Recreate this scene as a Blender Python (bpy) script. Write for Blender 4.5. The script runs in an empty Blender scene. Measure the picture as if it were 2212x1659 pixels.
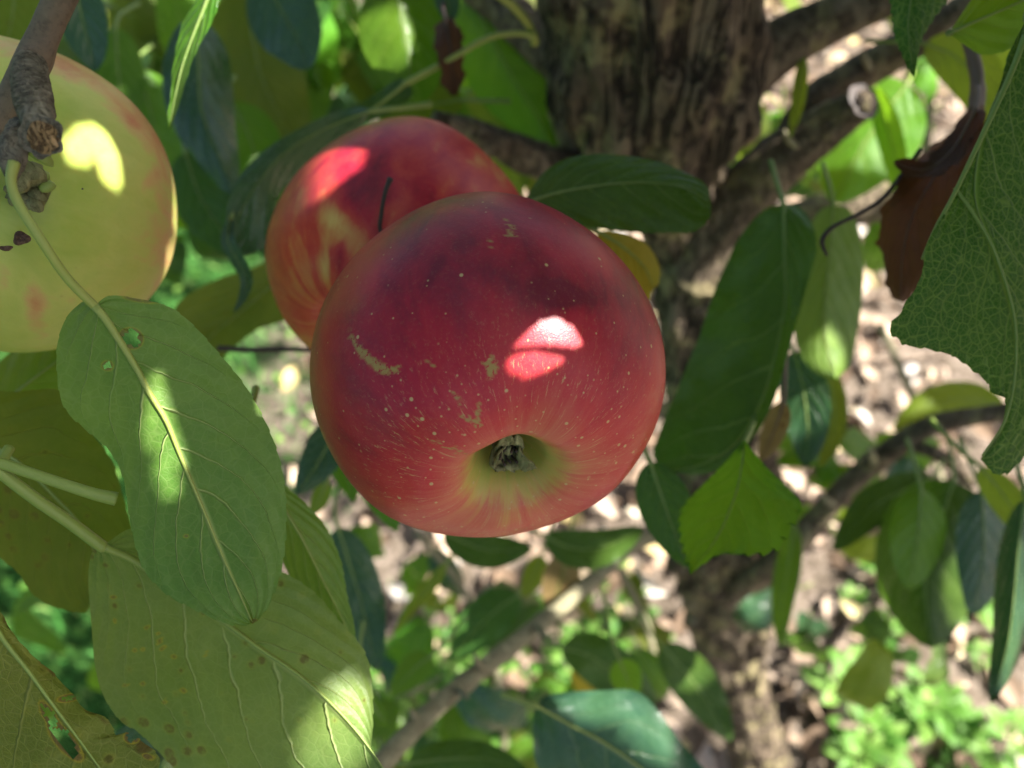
import bpy, math, random
import numpy as np
from mathutils import Vector, noise as mnoise

# ------------------------------------------------------------------ camera, sky, sun, exposure
random.seed(7); rng = np.random.default_rng(7)
S = bpy.context.scene
PITCH = math.radians(54.0); SP, CP = math.sin(PITCH), math.cos(PITCH)
CAM = np.array([0.0, 0.0, 1.65]); FPX = 1671.0; CX, CY = 1106.0, 829.5
cd = bpy.data.cameras.new('camera'); cam = bpy.data.objects.new('camera', cd)
S.collection.objects.link(cam); S.camera = cam
cam.location = CAM; cam.rotation_euler = (math.pi/2 - PITCH, 0, 0)
cd.sensor_width = 36; cd.lens = 36*FPX/2212.0; cd.clip_start = .01; cd.clip_end = 400
cd.dof.use_dof = True; cd.dof.focus_distance = .150; cd.dof.aperture_fstop = 11.5
LC = np.array([.640, .420, -.643]); LC /= np.linalg.norm(LC)      # towards the sun, in camera axes (right, up, depth)
LW = np.array([LC[0], LC[1]*SP + LC[2]*CP, LC[1]*CP - LC[2]*SP])
SUN_EL = math.asin(LW[2]); SUN_AZ = math.atan2(LW[0], LW[1])
w = bpy.data.worlds.new('World'); S.world = w; w.use_nodes = True
nt = w.node_tree; bg = nt.nodes['Background']
sky = nt.nodes.new('ShaderNodeTexSky'); sky.sky_type = 'NISHITA'; sky.sun_disc = False
sky.sun_elevation = SUN_EL; sky.sun_rotation = SUN_AZ; sky.air_density = .7; sky.dust_density = 3.5; sky.ozone_density = .4
nt.links.new(sky.outputs[0], bg.inputs[0]); bg.inputs[1].default_value = .055
sl = bpy.data.lights.new('sun', 'SUN'); sl.energy = 5.0; sl.angle = math.radians(.5); sl.color = (1, .95, .86)
so = bpy.data.objects.new('sun', sl); S.collection.objects.link(so)
so.rotation_euler = Vector(LW).to_track_quat('Z', 'Y').to_euler(); so.location = (3, 0, 5)
S.view_settings.view_transform = 'Standard'; S.view_settings.look = 'None'
S.view_settings.exposure = 2.1; S.view_settings.gamma = 1
S.render.engine = 'CYCLES'
cy = S.cycles; cy.use_denoising = True; cy.max_bounces = 6; cy.diffuse_bounces = 3; cy.glossy_bounces = 3
cy.transmission_bounces = 3; cy.transparent_max_bounces = 4; cy.caustics_reflective = False; cy.caustics_refractive = False
cy.sample_clamp_indirect = 6

# ------------------------------------------------------------------ coordinates
def c2w(a):
    a = np.asarray(a, float); X, Y, Z = a[..., 0], a[..., 1], a[..., 2]
    return CAM + np.stack([X, Y*SP + Z*CP, Y*CP - Z*SP], -1)
def w2c(p):
    q = np.asarray(p, float) - CAM
    return np.stack([q[..., 0], q[..., 1]*SP + q[..., 2]*CP, q[..., 1]*CP - q[..., 2]*SP], -1)
def px(x, y, z): return np.array([(x-CX)*z/FPX, (CY-y)*z/FPX, z])    # camera axes
def cr(pts, n, closed=False):
    """smooth curve through points, n samples even in arc length"""
    P = np.asarray(pts, float)
    if len(P) == 2:
        t = np.linspace(0, 1, n)[:, None]; return P[0]*(1-t) + P[1]*t
    E = np.vstack([2*P[0]-P[1], P, 2*P[-1]-P[-2]]); out = []
    for i in range(len(P)-1):
        a, b, c, d = E[i], E[i+1], E[i+2], E[i+3]
        for t in np.linspace(0, 1, 24, endpoint=False):
            out.append(.5*((2*b) + (-a+c)*t + (2*a-5*b+4*c-d)*t*t + (-a+3*b-3*c+d)*t**3))
    out.append(P[-1]); out = np.array(out)
    s = np.r_[0, np.cumsum(np.linalg.norm(np.diff(out[:, :3], axis=0), axis=1))]
    u = np.linspace(0, s[-1], n)
    return np.stack([np.interp(u, s, out[:, k]) for k in range(out.shape[1])], 1)
def fbm(p, o=4): return mnoise.fractal(Vector(p), 1.0, 2.0, o)

# ------------------------------------------------------------------ objects
def link(o, parent=None):
    S.collection.objects.link(o)
    if parent is not None: o.parent = parent
    return o
def mesh(name, V, F, mat, parent=None, uv=None, attrs=None, smooth=True, origin=None):
    V = np.asarray(V, float)
    if parent is not None: V = V - np.array(parent['_org'])
    elif origin is not None: V = V - origin
    me = bpy.data.meshes.new(name)
    me.from_pydata(V.tolist(), [], [tuple(int(i) for i in f) for f in F])
    if smooth: me.polygons.foreach_set('use_smooth', [True]*len(me.polygons))
    if uv is not None:
        l = me.uv_layers.new(name='UVMap'); idx = np.empty(len(me.loops), np.int32); me.loops.foreach_get('vertex_index', idx)
        l.data.foreach_set('uv', np.asarray(uv, np.float32)[idx].ravel())
    for k, v in (attrs or {}).items():
        a = me.attributes.new(k, 'FLOAT', 'POINT'); a.data.foreach_set('value', np.asarray(v, np.float32))
    me.materials.append(mat); me.update()
    o = bpy.data.objects.new(name, me)
    if origin is not None and parent is None: o.location = origin
    return link(o, parent)
def thing(name, label, cat, loc, group=None):
    o = bpy.data.objects.new(name, None); o.location = loc; o.empty_display_size = .02
    o['_org'] = [float(v) for v in loc]; o['label'] = label; o['category'] = cat
    if group: o['group'] = group
    return link(o)
def gridf(n, m, off=0, wrap=False):
    """faces of an n x m vertex grid"""
    i = np.arange(n-1)[:, None]; j = np.arange(m if wrap else m-1)[None, :]; j2 = (j+1) % m
    a = i*m+j; b = i*m+j2; c = (i+1)*m+j2; d = (i+1)*m+j
    return (np.stack([a, b, c, d], -1).reshape(-1, 4)+off)
def tube(path, rad, segs=16, rings=None, amp=0, sc=40, flat=None, caps=True, seed=0, fn=None, ridge=0):
    """verts, faces of a round tube through camera-axis or world points"""
    P = np.asarray(path, float); R = np.asarray(rad, float)
    rings = rings or 12*len(P)
    C = cr(np.c_[P, R], rings); Cn, Rn = C[:, :3], C[:, 3]
    T = np.gradient(Cn, axis=0); T /= np.linalg.norm(T, axis=1)[:, None]
    n0 = np.cross(T[0], [0.31, .2, .93]); n0 /= np.linalg.norm(n0); V = []
    s = 0
    for i in range(rings):
        n0 = n0 - T[i]*np.dot(n0, T[i]); n0 /= np.linalg.norm(n0); b = np.cross(T[i], n0)
        if i: s += np.linalg.norm(Cn[i]-Cn[i-1])
        for k in range(segs):
            a = 2*math.pi*k/segs; d = n0*math.cos(a) + b*math.sin(a); r = Rn[i]
            p = Cn[i] + d*r
            if amp:
                q = (d*r*sc + Cn[i]*sc*.45)+seed
                h = fbm(q, 4)
                if ridge: h += ridge*(abs(fbm((d[0]*r*sc*2.2+seed, d[1]*r*sc*2.2, d[2]*r*sc*2.2+s*sc*.22), 3))-.3)
                r = r*(1+amp*h)
            if fn: r = r*fn(s, a, i/(rings-1))
            V.append(Cn[i] + d*r)
    F = [tuple(f) for f in gridf(rings, segs, 0, True)]
    if caps:
        V.append(Cn[0]); V.append(Cn[-1]); a, b = len(V)-2, len(V)-1
        for k in range(segs):
            F.append((a, (k+1) % segs, k)); o = (rings-1)*segs; F.append((b, o+k, o+(k+1) % segs))
    return np.array(V), F

# ------------------------------------------------------------------ node helper
class N:
    def __init__(s, name):
        s.m = bpy.data.materials.new(name); s.m.use_nodes = True; s.t = s.m.node_tree; s.t.nodes.clear()
        s.out = s.t.nodes.new('ShaderNodeOutputMaterial')
    def n(s, typ, ins=None, **kw):
        x = s.t.nodes.new('ShaderNode'+typ)
        for k, v in kw.items(): setattr(x, k, v)
        for k, v in (ins or {}).items(): s.set(x.inputs[k], v)
        return x
    def set(s, sock, v):
        if isinstance(v, bpy.types.NodeSocket): s.t.links.new(v, sock)
        elif isinstance(v, bpy.types.Node): s.t.links.new(v.outputs[0], sock)
        elif isinstance(v, (tuple, list)) and len(v) == 3 and sock.type == 'RGBA': sock.default_value = (*v, 1)
        else: sock.default_value = v
    def math(s, op, a, b=0, c=0, clamp=False):
        x = s.t.nodes.new('ShaderNodeMath'); x.operation = op; x.use_clamp = clamp
        s.set(x.inputs[0], a); s.set(x.inputs[1], b); s.set(x.inputs[2], c); return x.outputs[0]
    def mix(s, f, a, b, mode='MIX'):
        x = s.t.nodes.new('ShaderNodeMix'); x.data_type = 'RGBA'; x.blend_type = mode; x.clamp_factor = True
        s.set(x.inputs[0], f); s.set(x.inputs[6], a); s.set(x.inputs[7], b); return x.outputs[2]
    def step(s, v, a, b, lo=0.0, hi=1.0):
        x = s.t.nodes.new('ShaderNodeMapRange'); x.interpolation_type = 'SMOOTHSTEP'
        s.set(x.inputs[0], v)
        for i, q in ((1, a), (2, b), (3, lo), (4, hi)): s.set(x.inputs[i], q)
        return x.outputs[0]
    def noise(s, vec, scale, detail=3, rough=.5, dist=0):
        x = s.n('TexNoise', {'Vector': vec, 'Scale': scale, 'Detail': detail, 'Roughness': rough, 'Distortion': dist}); return x.outputs[0]
    def vor(s, vec, scale, feature='F1', out=0):
        x = s.n('TexVoronoi', {'Vector': vec, 'Scale': scale}, feature=feature); return x.outputs[out]
    def ramp(s, f, stops):
        x = s.t.nodes.new('ShaderNodeValToRGB'); s.set(x.inputs[0], f); e = x.color_ramp.elements
        while len(e) < len(stops): e.new(.5)
        for i, (p, c) in enumerate(stops): e[i].position = p; e[i].color = (*c, 1)
        return x.outputs[0]
    def attr(s, name): return s.n('Attribute', attribute_name=name).outputs[2]
    def bump(s, h, strength, dist): return s.n('Bump', {'Height': h, 'Strength': strength, 'Distance': dist}).outputs[0]
    def done(s, sh): s.t.links.new(sh.outputs[0], s.out.inputs[0]); return s.m

def srgb(r, g, b):
    f = lambda c: (c/255/12.92) if c <= 10 else ((c/255+.055)/1.055)**2.4
    return (f(r), f(g), f(b))

# ------------------------------------------------------------------ leaf material
def leaf_mat(name, base, base2, vein, rough=.42, trans=.35, tcol=None, veinw=1.0, nv=7, slope=.26, net=.35, spots=0, spotcol=(.07,.025,.02),
             brown=0, spec=.25, grey=0, rnd=.25, edge=0):
    m = N(name); tc = m.n('TexCoord'); uv = m.n('SeparateXYZ', {0: tc.outputs['UV']}); ob = tc.outputs['Object']
    u, v = uv.outputs[0], uv.outputs[1]; au = m.math('ABSOLUTE', u)
    wob = m.math('ADD', m.math('MULTIPLY', m.math('SUBTRACT', m.noise(ob, 110, 3, .6), .5), .06), m.math('MULTIPLY', m.math('SUBTRACT', m.noise(ob, 28, 1), .5), .13))
    side = m.math('MULTIPLY', m.math('GREATER_THAN', u, 0), .5)
    ph = m.math('SUBTRACT', v, m.math('ADD', m.math('MULTIPLY', au, slope), m.math('MULTIPLY', m.math('MULTIPLY', au, au), slope*.45)))
    ph = m.math('ADD', m.math('MULTIPLY', m.math('ADD', ph, wob), nv), side)
    fr = m.math('ABSOLUTE', m.math('SUBTRACT', m.math('FRACT', ph), .5))
    wv = m.math('MULTIPLY', m.math('SUBTRACT', 1.0, m.math('MULTIPLY', au, .75)), .085*veinw)
    side_v = m.math('MULTIPLY', m.step(fr, 0, wv, 1, 0), m.math('MULTIPLY', m.step(au, .66, .98, 1, 0), m.step(m.noise(ob, 70, 2), .30, .5, .35, 1)))
    mid = m.step(au, .0, .065*veinw, 1, 0)
    n1 = m.vor(ob, 420, 'DISTANCE_TO_EDGE'); n2 = m.vor(ob, 1100, 'DISTANCE_TO_EDGE')
    nets = m.math('MAXIMUM', m.step(n1, 0, .10, 1, 0), m.math('MULTIPLY', m.step(n2, 0, .14, 1, 0), .5))
    vn = m.math('MAXIMUM', m.math('MAXIMUM', m.math('MULTIPLY', side_v, .75), mid), m.math('MULTIPLY', nets, net))
    var = m.step(m.noise(ob, 38, 4, .6, .6), .35, .68)
    rn = m.n('ObjectInfo').outputs['Random']
    c = m.mix(var, base, base2)
    c = m.mix(m.math('MULTIPLY', m.step(m.noise(ob, 300, 4, .7), .45, .75), .25), c, tuple(q*.55 for q in base))
    c = m.mix(m.math('MULTIPLY', m.step(m.noise(ob, 17, 3, .6, .8), .38, .66), .45), c, tuple(q*k for q, k in zip(base2, (1.35, 1.2, .9))))
    hs = m.n('HueSaturation', {'Hue': m.math('ADD', .5, m.math('MULTIPLY', m.math('SUBTRACT', rn, .5), .05*rnd*4)),
             'Value': m.math('ADD', 1-rnd*.5, m.math('MULTIPLY', rn, rnd)), 'Saturation': 1.0, 'Color': c})
    c = m.mix(m.math('MULTIPLY', vn, .8), hs.outputs[0], vein)
    if brown:
        b = m.step(m.math('ADD', m.noise(ob, 60, 4, .7), m.math('MULTIPLY', au, .30)), 1.0-brown*.5, 1.0-brown*.5+.08)
        c = m.mix(b, c, m.mix(m.noise(ob, 500, 3), (.13, .08, .025), (.05, .025, .012)))
    if spots:
        sp = m.step(m.math('ADD', m.vor(ob, 180*1.2, 'F1'), m.math('MULTIPLY', m.noise(ob, 35, 2), 1.3)), .62+spots*.1, .72+spots*.1, 1, 0)
        hal = m.step(m.math('ADD', m.vor(ob, 180*1.2, 'F1'), m.math('MULTIPLY', m.noise(ob, 35, 2), 1.3)), .66+spots*.1, .86+spots*.1, 1, 0)
        c = m.mix(m.math('MULTIPLY', hal, .35), c, tuple(q*k for q, k in zip(base2, (1.6, 1.2, .8))))
        c = m.mix(m.math('MULTIPLY', m.math('MULTIPLY', sp, m.step(m.noise(ob, 700, 4, .8), .30, .55)), .85), c, spotcol)
    vb = m.math('MAXIMUM', m.math('MAXIMUM', m.math('MULTIPLY', side_v, .75), mid), m.math('MULTIPLY', nets, net*.45))
    rim = m.attr('rim'); rn2 = m.math('MULTIPLY', rim, m.step(m.noise(ob, 420, 4, .7), .25, .50))
    c = m.mix(m.step(rim, .05, .45), c, tuple(q*k for q, k in zip(base2, (1.9, 1.2, .6)))); c = m.mix(m.math('MULTIPLY', m.step(rn2, .25, .75), .85), c, (.11,.050,.035))
    h = m.math('ADD', m.math('MULTIPLY', vb, -.6), m.math('MULTIPLY', m.noise(ob, 200, 3), .25))
    h = m.math('ADD', h, m.math('ADD', m.math('MULTIPLY', m.step(fr, 0, .5), .22), m.math('MULTIPLY', m.noise(ob, 75, 2), 1.3)))
    bm = m.bump(h, .75, .0012)
    pr = m.n('BsdfPrincipled', {'Base Color': c, 'Roughness': m.math('ADD', rough-.06, m.math('MULTIPLY', m.noise(ob, 150, 2), .14)), 'Normal': bm, 'Specular IOR Level': spec})
    tcl = m.mix(.75, c, tcol or tuple(min(1, q*k) for q, k in zip(base2, (1.7, 1.7, .6))))
    tl = m.n('BsdfTranslucent', {'Color': tcl, 'Normal': bm})
    return m.done(m.n('MixShader', {0: trans, 1: pr, 2: tl}))

M = {}
M['under']   = leaf_mat('leaf_underside', (.075,.170,.026), (.130,.230,.036), (.46,.54,.22), .42, .38, (.30,.48,.05), .9, 7, .30, .12, 0, spec=.38, rnd=.1)
M['under_spot'] = leaf_mat('leaf_underside_spotted', (.095,.175,.044), (.160,.240,.060), (.44,.50,.20), .45, .38, (.36,.50,.06), .75, 7, .36, .13, .75, spec=.35, rnd=.1)
M['olive']   = leaf_mat('leaf_olive', (.060,.105,.016), (.115,.150,.024), (.26,.27,.07), .55, .45, (.30,.40,.02), .8, 8, .30, .12, .2, spec=.2)
M['mottle']  = leaf_mat('leaf_mottled', (.095,.150,.022), (.165,.215,.045), (.29,.30,.09), .6, .32, (.30,.35,.04), .7, 4, .2, .45, 1.0, (.05,.03,.008), .42, .2)
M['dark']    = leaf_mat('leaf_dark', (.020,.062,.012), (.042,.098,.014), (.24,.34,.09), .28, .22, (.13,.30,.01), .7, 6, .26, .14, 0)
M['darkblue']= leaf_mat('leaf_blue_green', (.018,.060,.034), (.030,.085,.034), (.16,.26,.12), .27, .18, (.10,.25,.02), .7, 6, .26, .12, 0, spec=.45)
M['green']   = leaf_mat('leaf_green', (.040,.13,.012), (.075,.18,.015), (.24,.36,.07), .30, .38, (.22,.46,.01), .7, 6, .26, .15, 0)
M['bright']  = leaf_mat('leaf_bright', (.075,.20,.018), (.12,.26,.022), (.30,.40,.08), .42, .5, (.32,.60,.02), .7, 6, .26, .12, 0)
M['yellow']  = leaf_mat('leaf_yellow_green', (.10,.175,.022), (.15,.215,.026), (.34,.40,.10), .42, .45, (.36,.52,.03), .7, 6, .26, .12, .1)
M['gold']    = leaf_mat('leaf_gold', (.46,.34,.02), (.36,.34,.03), (.30,.26,.03), .55, .3, (.5,.4,.02), .6, 8, .26, .12, .6, (.10,.08,.02))
M['net']     = leaf_mat('leaf_netted', (.020,.085,.016), (.045,.115,.016), (.30,.40,.09), .45, .25, (.12,.32,.01), .9, 6, .40, .62, 0, spec=.2)
M['dead']    = leaf_mat('leaf_dead', (.035,.017,.011), (.075,.030,.014), (.15,.07,.03), .6, .15, (.25,.09,.02), .7, 6, .26, .15, .4, (.02,.01,.008), rnd=.1)
M['tan']     = leaf_mat('leaf_tan', (.28,.21,.09), (.20,.13,.05), (.16,.11,.05), .65, .25, (.4,.3,.1), 1, 9, .26, .2, .3, rnd=.1)
M['crown']   = leaf_mat('leaf_crown', (.045,.12,.018), (.07,.16,.02), (.18,.28,.06), .4, .25, (.2,.42,.01), .7, 6, .26, .1, 0)
def stalk_mat(name, a, b, rough=.5):
    m = N(name); ob = m.n('TexCoord').outputs['Object']
    c = m.mix(m.noise(ob, 140, 4), a, b); bm = m.bump(m.noise(ob, 900, 3), .3, .0004)
    return m.done(m.n('BsdfPrincipled', {'Base Color': c, 'Roughness': rough, 'Normal': bm, 'Subsurface Weight': .15, 'Subsurface Scale': .001, 'Subsurface Radius': (1, .8, .2)}))
M['stalk'] = stalk_mat('stalk_green', (.22,.30,.06), (.18,.25,.05))
M['stalk_m'] = stalk_mat('stalk_mid_green', (.15,.24,.055), (.19,.26,.07))
M['stalk_y'] = stalk_mat('stalk_yellow', (.23,.31,.06), (.28,.31,.075))
M['stalk_d'] = stalk_mat('stalk_dark', (.02,.012,.012), (.05,.03,.022), .6)
M['stalk_r'] = stalk_mat('stalk_brown', (.14,.085,.06), (.20,.12,.085), .6)

# ------------------------------------------------------------------ leaf builder
def profile(t, k=.62): return np.clip(np.sin(np.pi*np.clip(t, 0, 1)**.82), 0, 1)**k * (1-.15*t)
LEAVES = []
def blade(mid, left=None, right=None, hw=40, dl=0, dr=0, roll=0, nl=90, nw=9, serr=.5, wave=1.0, holes=(), cam=True, seed=0, k=.62, tear=0):
    """grid surface between a midrib and two margins.  returns V, F, UV (camera axes)"""
    C = cr([px(*p) for p in mid] if cam else mid, nl); T = np.gradient(C, axis=0); T /= np.linalg.norm(T, axis=1)[:, None]
    view = C/np.linalg.norm(C, axis=1)[:, None] if cam else np.tile([0, 0, 1.0], (nl, 1))
    Sd = np.cross(T, view); Sd /= np.linalg.norm(Sd, axis=1)[:, None]          # right-hand margin seen along the stalk
    Up = np.cross(Sd, T); t = np.linspace(0, 1, nl)
    L = C[:, 2].mean() if cam else 1
    def edge(out, sgn, dz):
        if out is not None:
            q = cr([(mid[0][0], mid[0][1])] + list(out) + [(mid[-1][0], mid[-1][1])], nl)
            z = C[:, 2] + dz*np.sin(np.pi*t)
            return np.stack([(q[:, 0]-CX)*z/FPX, (CY-q[:, 1])*z/FPX, z], 1)
        wd = profile(t, k)*hw*(C[:, 2] if cam else 1)/(FPX if cam else 1)
        r = math.radians(roll)
        d = sgn*Sd*math.cos(r) + Up*math.sin(r)*sgn
        return C + d*wd[:, None] + (view*dz)*(np.sin(np.pi*t)**.7)[:, None]
    El, Er = edge(left, -1, dl), edge(right, 1, dr)
    size = np.linalg.norm(C[-1]-C[0])
    rs = np.random.default_rng(int(seed*10)+11)
    V = np.zeros((nl, 2*nw+1, 3)); UV = np.zeros((nl, 2*nw+1, 2))
    nteeth = max(14, int(size/.0028))
    for j in range(-nw, nw+1):
        a = abs(j)/nw; E = El if j < 0 else Er
        V[:, j+nw] = C*(1-a) + E*a
        bul = (a*(1-a))*4*.05*np.linalg.norm(E-C, axis=1)
        V[:, j+nw] += view*(-bul*.8)[:, None]
        UV[:, j+nw, 0] = j/nw; UV[:, j+nw, 1] = t
    tooth = (np.mod(t*nteeth, 1.0))
    for sgn, E, col in ((-1, El, 0), (1, Er, 2*nw)):
        d = E-C; dn = np.linalg.norm(d, axis=1)[:, None]+1e-9; ragged = np.array([fbm((seed*3.1+sgn*9, x*size*160, 0), 4) for x in t])
        off = tooth*.00055*serr + ragged*.0011*tear
        V[:, col] += d/dn*(off*np.minimum(1, dn[:, 0]/.004))[:, None]
        V[:, col] -= T*(.0004*serr*(1-tooth))[:, None]
    # waviness
    for i in range(nl):
        for j in range(2*nw+1):
            a = abs(j-nw)/nw; p = V[i, j]
            V[i, j] = p + view[i]*(wave*(.0022 if nw > 30 else .0045)*(.3+a)*a*fbm((p[0]*38+seed, p[1]*38, 3.3+seed), 2)*(size/.08))
    F = gridf(nl, 2*nw+1)
    if holes:
        Vf = V.reshape(-1, 3); fc = Vf[F].mean(1); pxx = fc[:, 0]/fc[:, 2]*FPX+CX; pyy = CY-fc[:, 1]/fc[:, 2]*FPX
        keep = np.ones(len(F), bool)
        for hx, hy, rx, ry, ang in holes:
            ca, sa = math.cos(math.radians(ang)), math.sin(math.radians(ang))
            dx, dy = pxx-hx, pyy-hy; a_, b_ = (dx*ca+dy*sa)/rx, (-dx*sa+dy*ca)/ry
            th = np.arctan2(b_, a_); lim = 1+.22*np.sin(3*th+hx)+.14*np.sin(7*th+hy)
            keep &= (a_**2+b_**2) > lim**2
        F = F[keep]
    return V.reshape(-1, 3), F, UV.reshape(-1, 2), C
def leaf(label, mid, mat, hw=40, petiole=None, pr=.0009, rib=.0006, name='leaf', group='leaves of the apple tree', stalk=None, ribz=-1, nl=None, nw=None, cat='leaf', burn=(), **kw):
    seed = len(LEAVES)*1.7; big = kw.get('left') is not None
    stalk = stalk or ('stalk_m' if mat in ('dark', 'darkblue', 'green', 'olive', 'net') else 'stalk')
    V, F, UV, C = blade(mid, hw=hw, seed=seed, nl=nl or (110 if big else 60), nw=nw or (12 if big else 7), **kw)
    base = C[0]
    if petiole: pp = [px(*p) for p in petiole] + [C[0], C[2]]
    else:
        d = C[0]-C[3]; d /= np.linalg.norm(d); pp = [C[0]+d*.020+np.array([.003, .004, .022]), C[0]+d*.010+np.array([0, 0, .006]), C[0], C[2]]
    org = c2w(pp[0]); t = thing(name, label, cat, org, group)
    at = None
    if kw.get('holes') or burn:
        X, Y = V[:, 0]/V[:, 2]*FPX+CX, CY-V[:, 1]/V[:, 2]*FPX; r_ = np.zeros(len(V))
        for hx, hy, rx, ry, ang in list(kw.get('holes', ()))+list(burn):
            ca, sa = math.cos(math.radians(ang)), math.sin(math.radians(ang)); dx, dy = X-hx, Y-hy
            d = np.sqrt(((dx*ca+dy*sa)/rx)**2+((-dx*sa+dy*ca)/ry)**2); hol = (hx, hy, rx, ry, ang) in kw.get('holes', ())
            r_ = np.maximum(r_, np.clip(1-(d-1-(.25 if hol else -.2))*min(rx, ry)/(5 if hol else 3.5), 0, 1)*(.8 if hol else .75))
        at = {'rim': np.clip(r_, 0, 1)}
    mesh('blade', c2w(V), F, M[mat], t, uv=UV, attrs=at)
    n = len(pp); v, f = tube(pp, [pr*1.25]+[pr]*(n-2)+[rib*1.1], 8, 10*n)
    mesh('petiole', c2w(v), f, M[stalk], t)
    if rib:
        Cm = C + C/np.linalg.norm(C, axis=1)[:, None]*(ribz*rib*.35)
        v, f = tube(Cm[::6], rib*(.12+.88*(1-np.linspace(0, 1, len(Cm[::6])))**1.2)*1.0, 8, 60)
        mesh('midrib', c2w(v), f, M[stalk], t)
    LEAVES.append(t); return t
# ------------------------------------------------------------------ bark
def bark_mat(name, a, b, dark, scale=1.0, rough=.85, bd=.004, stretch=.35, lich=0, ck=.8):
    m = N(name); tc = m.n('TexCoord').outputs['Object']
    mp = m.n('Mapping', {'Vector': tc, 'Scale': (1, 1, stretch)}).outputs[0]
    n1 = m.noise(mp, 55*scale, 6, .65, .8); n2 = m.noise(tc, 260*scale, 5, .7); n3 = m.noise(mp, 24*scale, 3, .6, 1.5)
    rid = m.math('ABSOLUTE', m.math('SUBTRACT', m.noise(mp, 75*scale, 5, .6, 1.2), .5))
    crack = m.step(rid, .0, .06, 1, 0)
    c = m.mix(m.step(n1, .35, .65), a, b)
    c = m.mix(m.math('MULTIPLY', m.step(n2, .48, .68), .6), c, dark)
    c = m.mix(m.math('MULTIPLY', crack, ck), c, dark)
    c = m.mix(m.step(n3, .60, .72), c, tuple(q*1.5 for q in b))
    if lich: c = m.mix(m.math('MULTIPLY', m.step(m.noise(tc, 40*scale, 4, .6), .52, .62), lich), c, (.30, .26, .13))
    h = m.math('ADD', m.math('MULTIPLY', n1, .8), m.math('ADD', m.math('MULTIPLY', n2, .25), m.math('MULTIPLY', crack, -.9*ck)))
    return m.done(m.n('BsdfPrincipled', {'Base Color': c, 'Roughness': rough, 'Specular IOR Level': .25, 'Normal': m.bump(h, .9, bd)}))
M['bark'] = bark_mat('bark', (.095,.070,.048), (.20,.155,.105), (.014,.010,.008), .8, bd=.004, stretch=.16, lich=.75, ck=.95)
M['limb'] = bark_mat('limb_bark', (.12,.090,.062), (.20,.155,.11), (.03,.021,.014), 1.5, bd=.003, ck=.55, lich=.5)
M['twig'] = bark_mat('twig_bark', (.20,.18,.11), (.28,.26,.16), (.07,.05,.035), 3.0, .7, .0006, .6, ck=.15)
M['twig_near'] = bark_mat('near_twig_bark', (.105,.088,.062), (.16,.125,.085), (.06,.048,.034), 3.0, .7, .0004, 1, ck=.0)
M['wood'] = bark_mat('cut_wood', (.22,.14,.06), (.30,.20,.10), (.05,.03,.015), 5.0, .85, .0006)
M['knob'] = bark_mat('ringed_bark', (.115,.105,.075), (.17,.155,.115), (.022,.018,.014), 3.5, .85, .0006, 1, ck=.35)

# ------------------------------------------------------------------ apples
def frame_from_axis(a, tw=0):
    a = np.asarray(a, float); a /= np.linalg.norm(a)
    x = np.cross([0, 1, 0.1], a); x /= np.linalg.norm(x); y = np.cross(a, x)
    c, s = math.cos(tw), math.sin(tw)
    return np.stack([x*c+y*s, -x*s+y*c, a], 1)                   # columns, camera axes
C2W3 = np.array([[1, 0, 0], [0, SP, CP], [0, CP, -SP]])          # camera axes -> world (reflection: depth axis points away)
APPLE_PROF = [(0, .50), (.07, .53), (.15, .64), (.26, .78), (.42, .86), (.62, .83), (.82, .66), (.95, .36), (1.0, .05),
              (.975, -.24), (.87, -.53), (.70, -.75), (.53, -.85), (.40, -.88), (.29, -.86), (.205, -.77), (.15, -.66), (.08, -.57), (0, -.55)]
def gauss(xy, lst):
    s = np.zeros(len(xy))
    for x, y, rx, ry, ang, amp in lst:
        ca, sa = math.cos(math.radians(ang)), math.sin(math.radians(ang)); dx, dy = xy[:, 0]-x, xy[:, 1]-y
        s += amp*np.exp(-((dx*ca+dy*sa)/rx)**2-((-dx*sa+dy*ca)/ry)**2)
    return s
def polymask(xy, lines):
    s = np.zeros(len(xy))
    jit = np.array([[fbm((p[0]*.09, p[1]*.09, 1.0), 3), fbm((p[0]*.09, p[1]*.09, 8.0), 3), fbm((p[0]*.28, p[1]*.28, 5.0), 3)] for p in xy])
    q = xy + jit[:, :2]*7
    for ln in lines:
        for (x0, y0, w0), (x1, y1, w1) in zip(ln[:-1], ln[1:]):
            d = np.array([x1-x0, y1-y0], float); L2 = (d**2).sum()
            t = np.clip(((q-[x0, y0])@d)/L2, 0, 1); dist = np.linalg.norm(q-([x0, y0]+t[:, None]*d), axis=1)
            wd = w0+(w1-w0)*t + jit[:, 2]*5
            s = np.maximum(s, np.clip((wd*1.25-dist)/2.0+.5, 0, 1))
    return s
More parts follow.
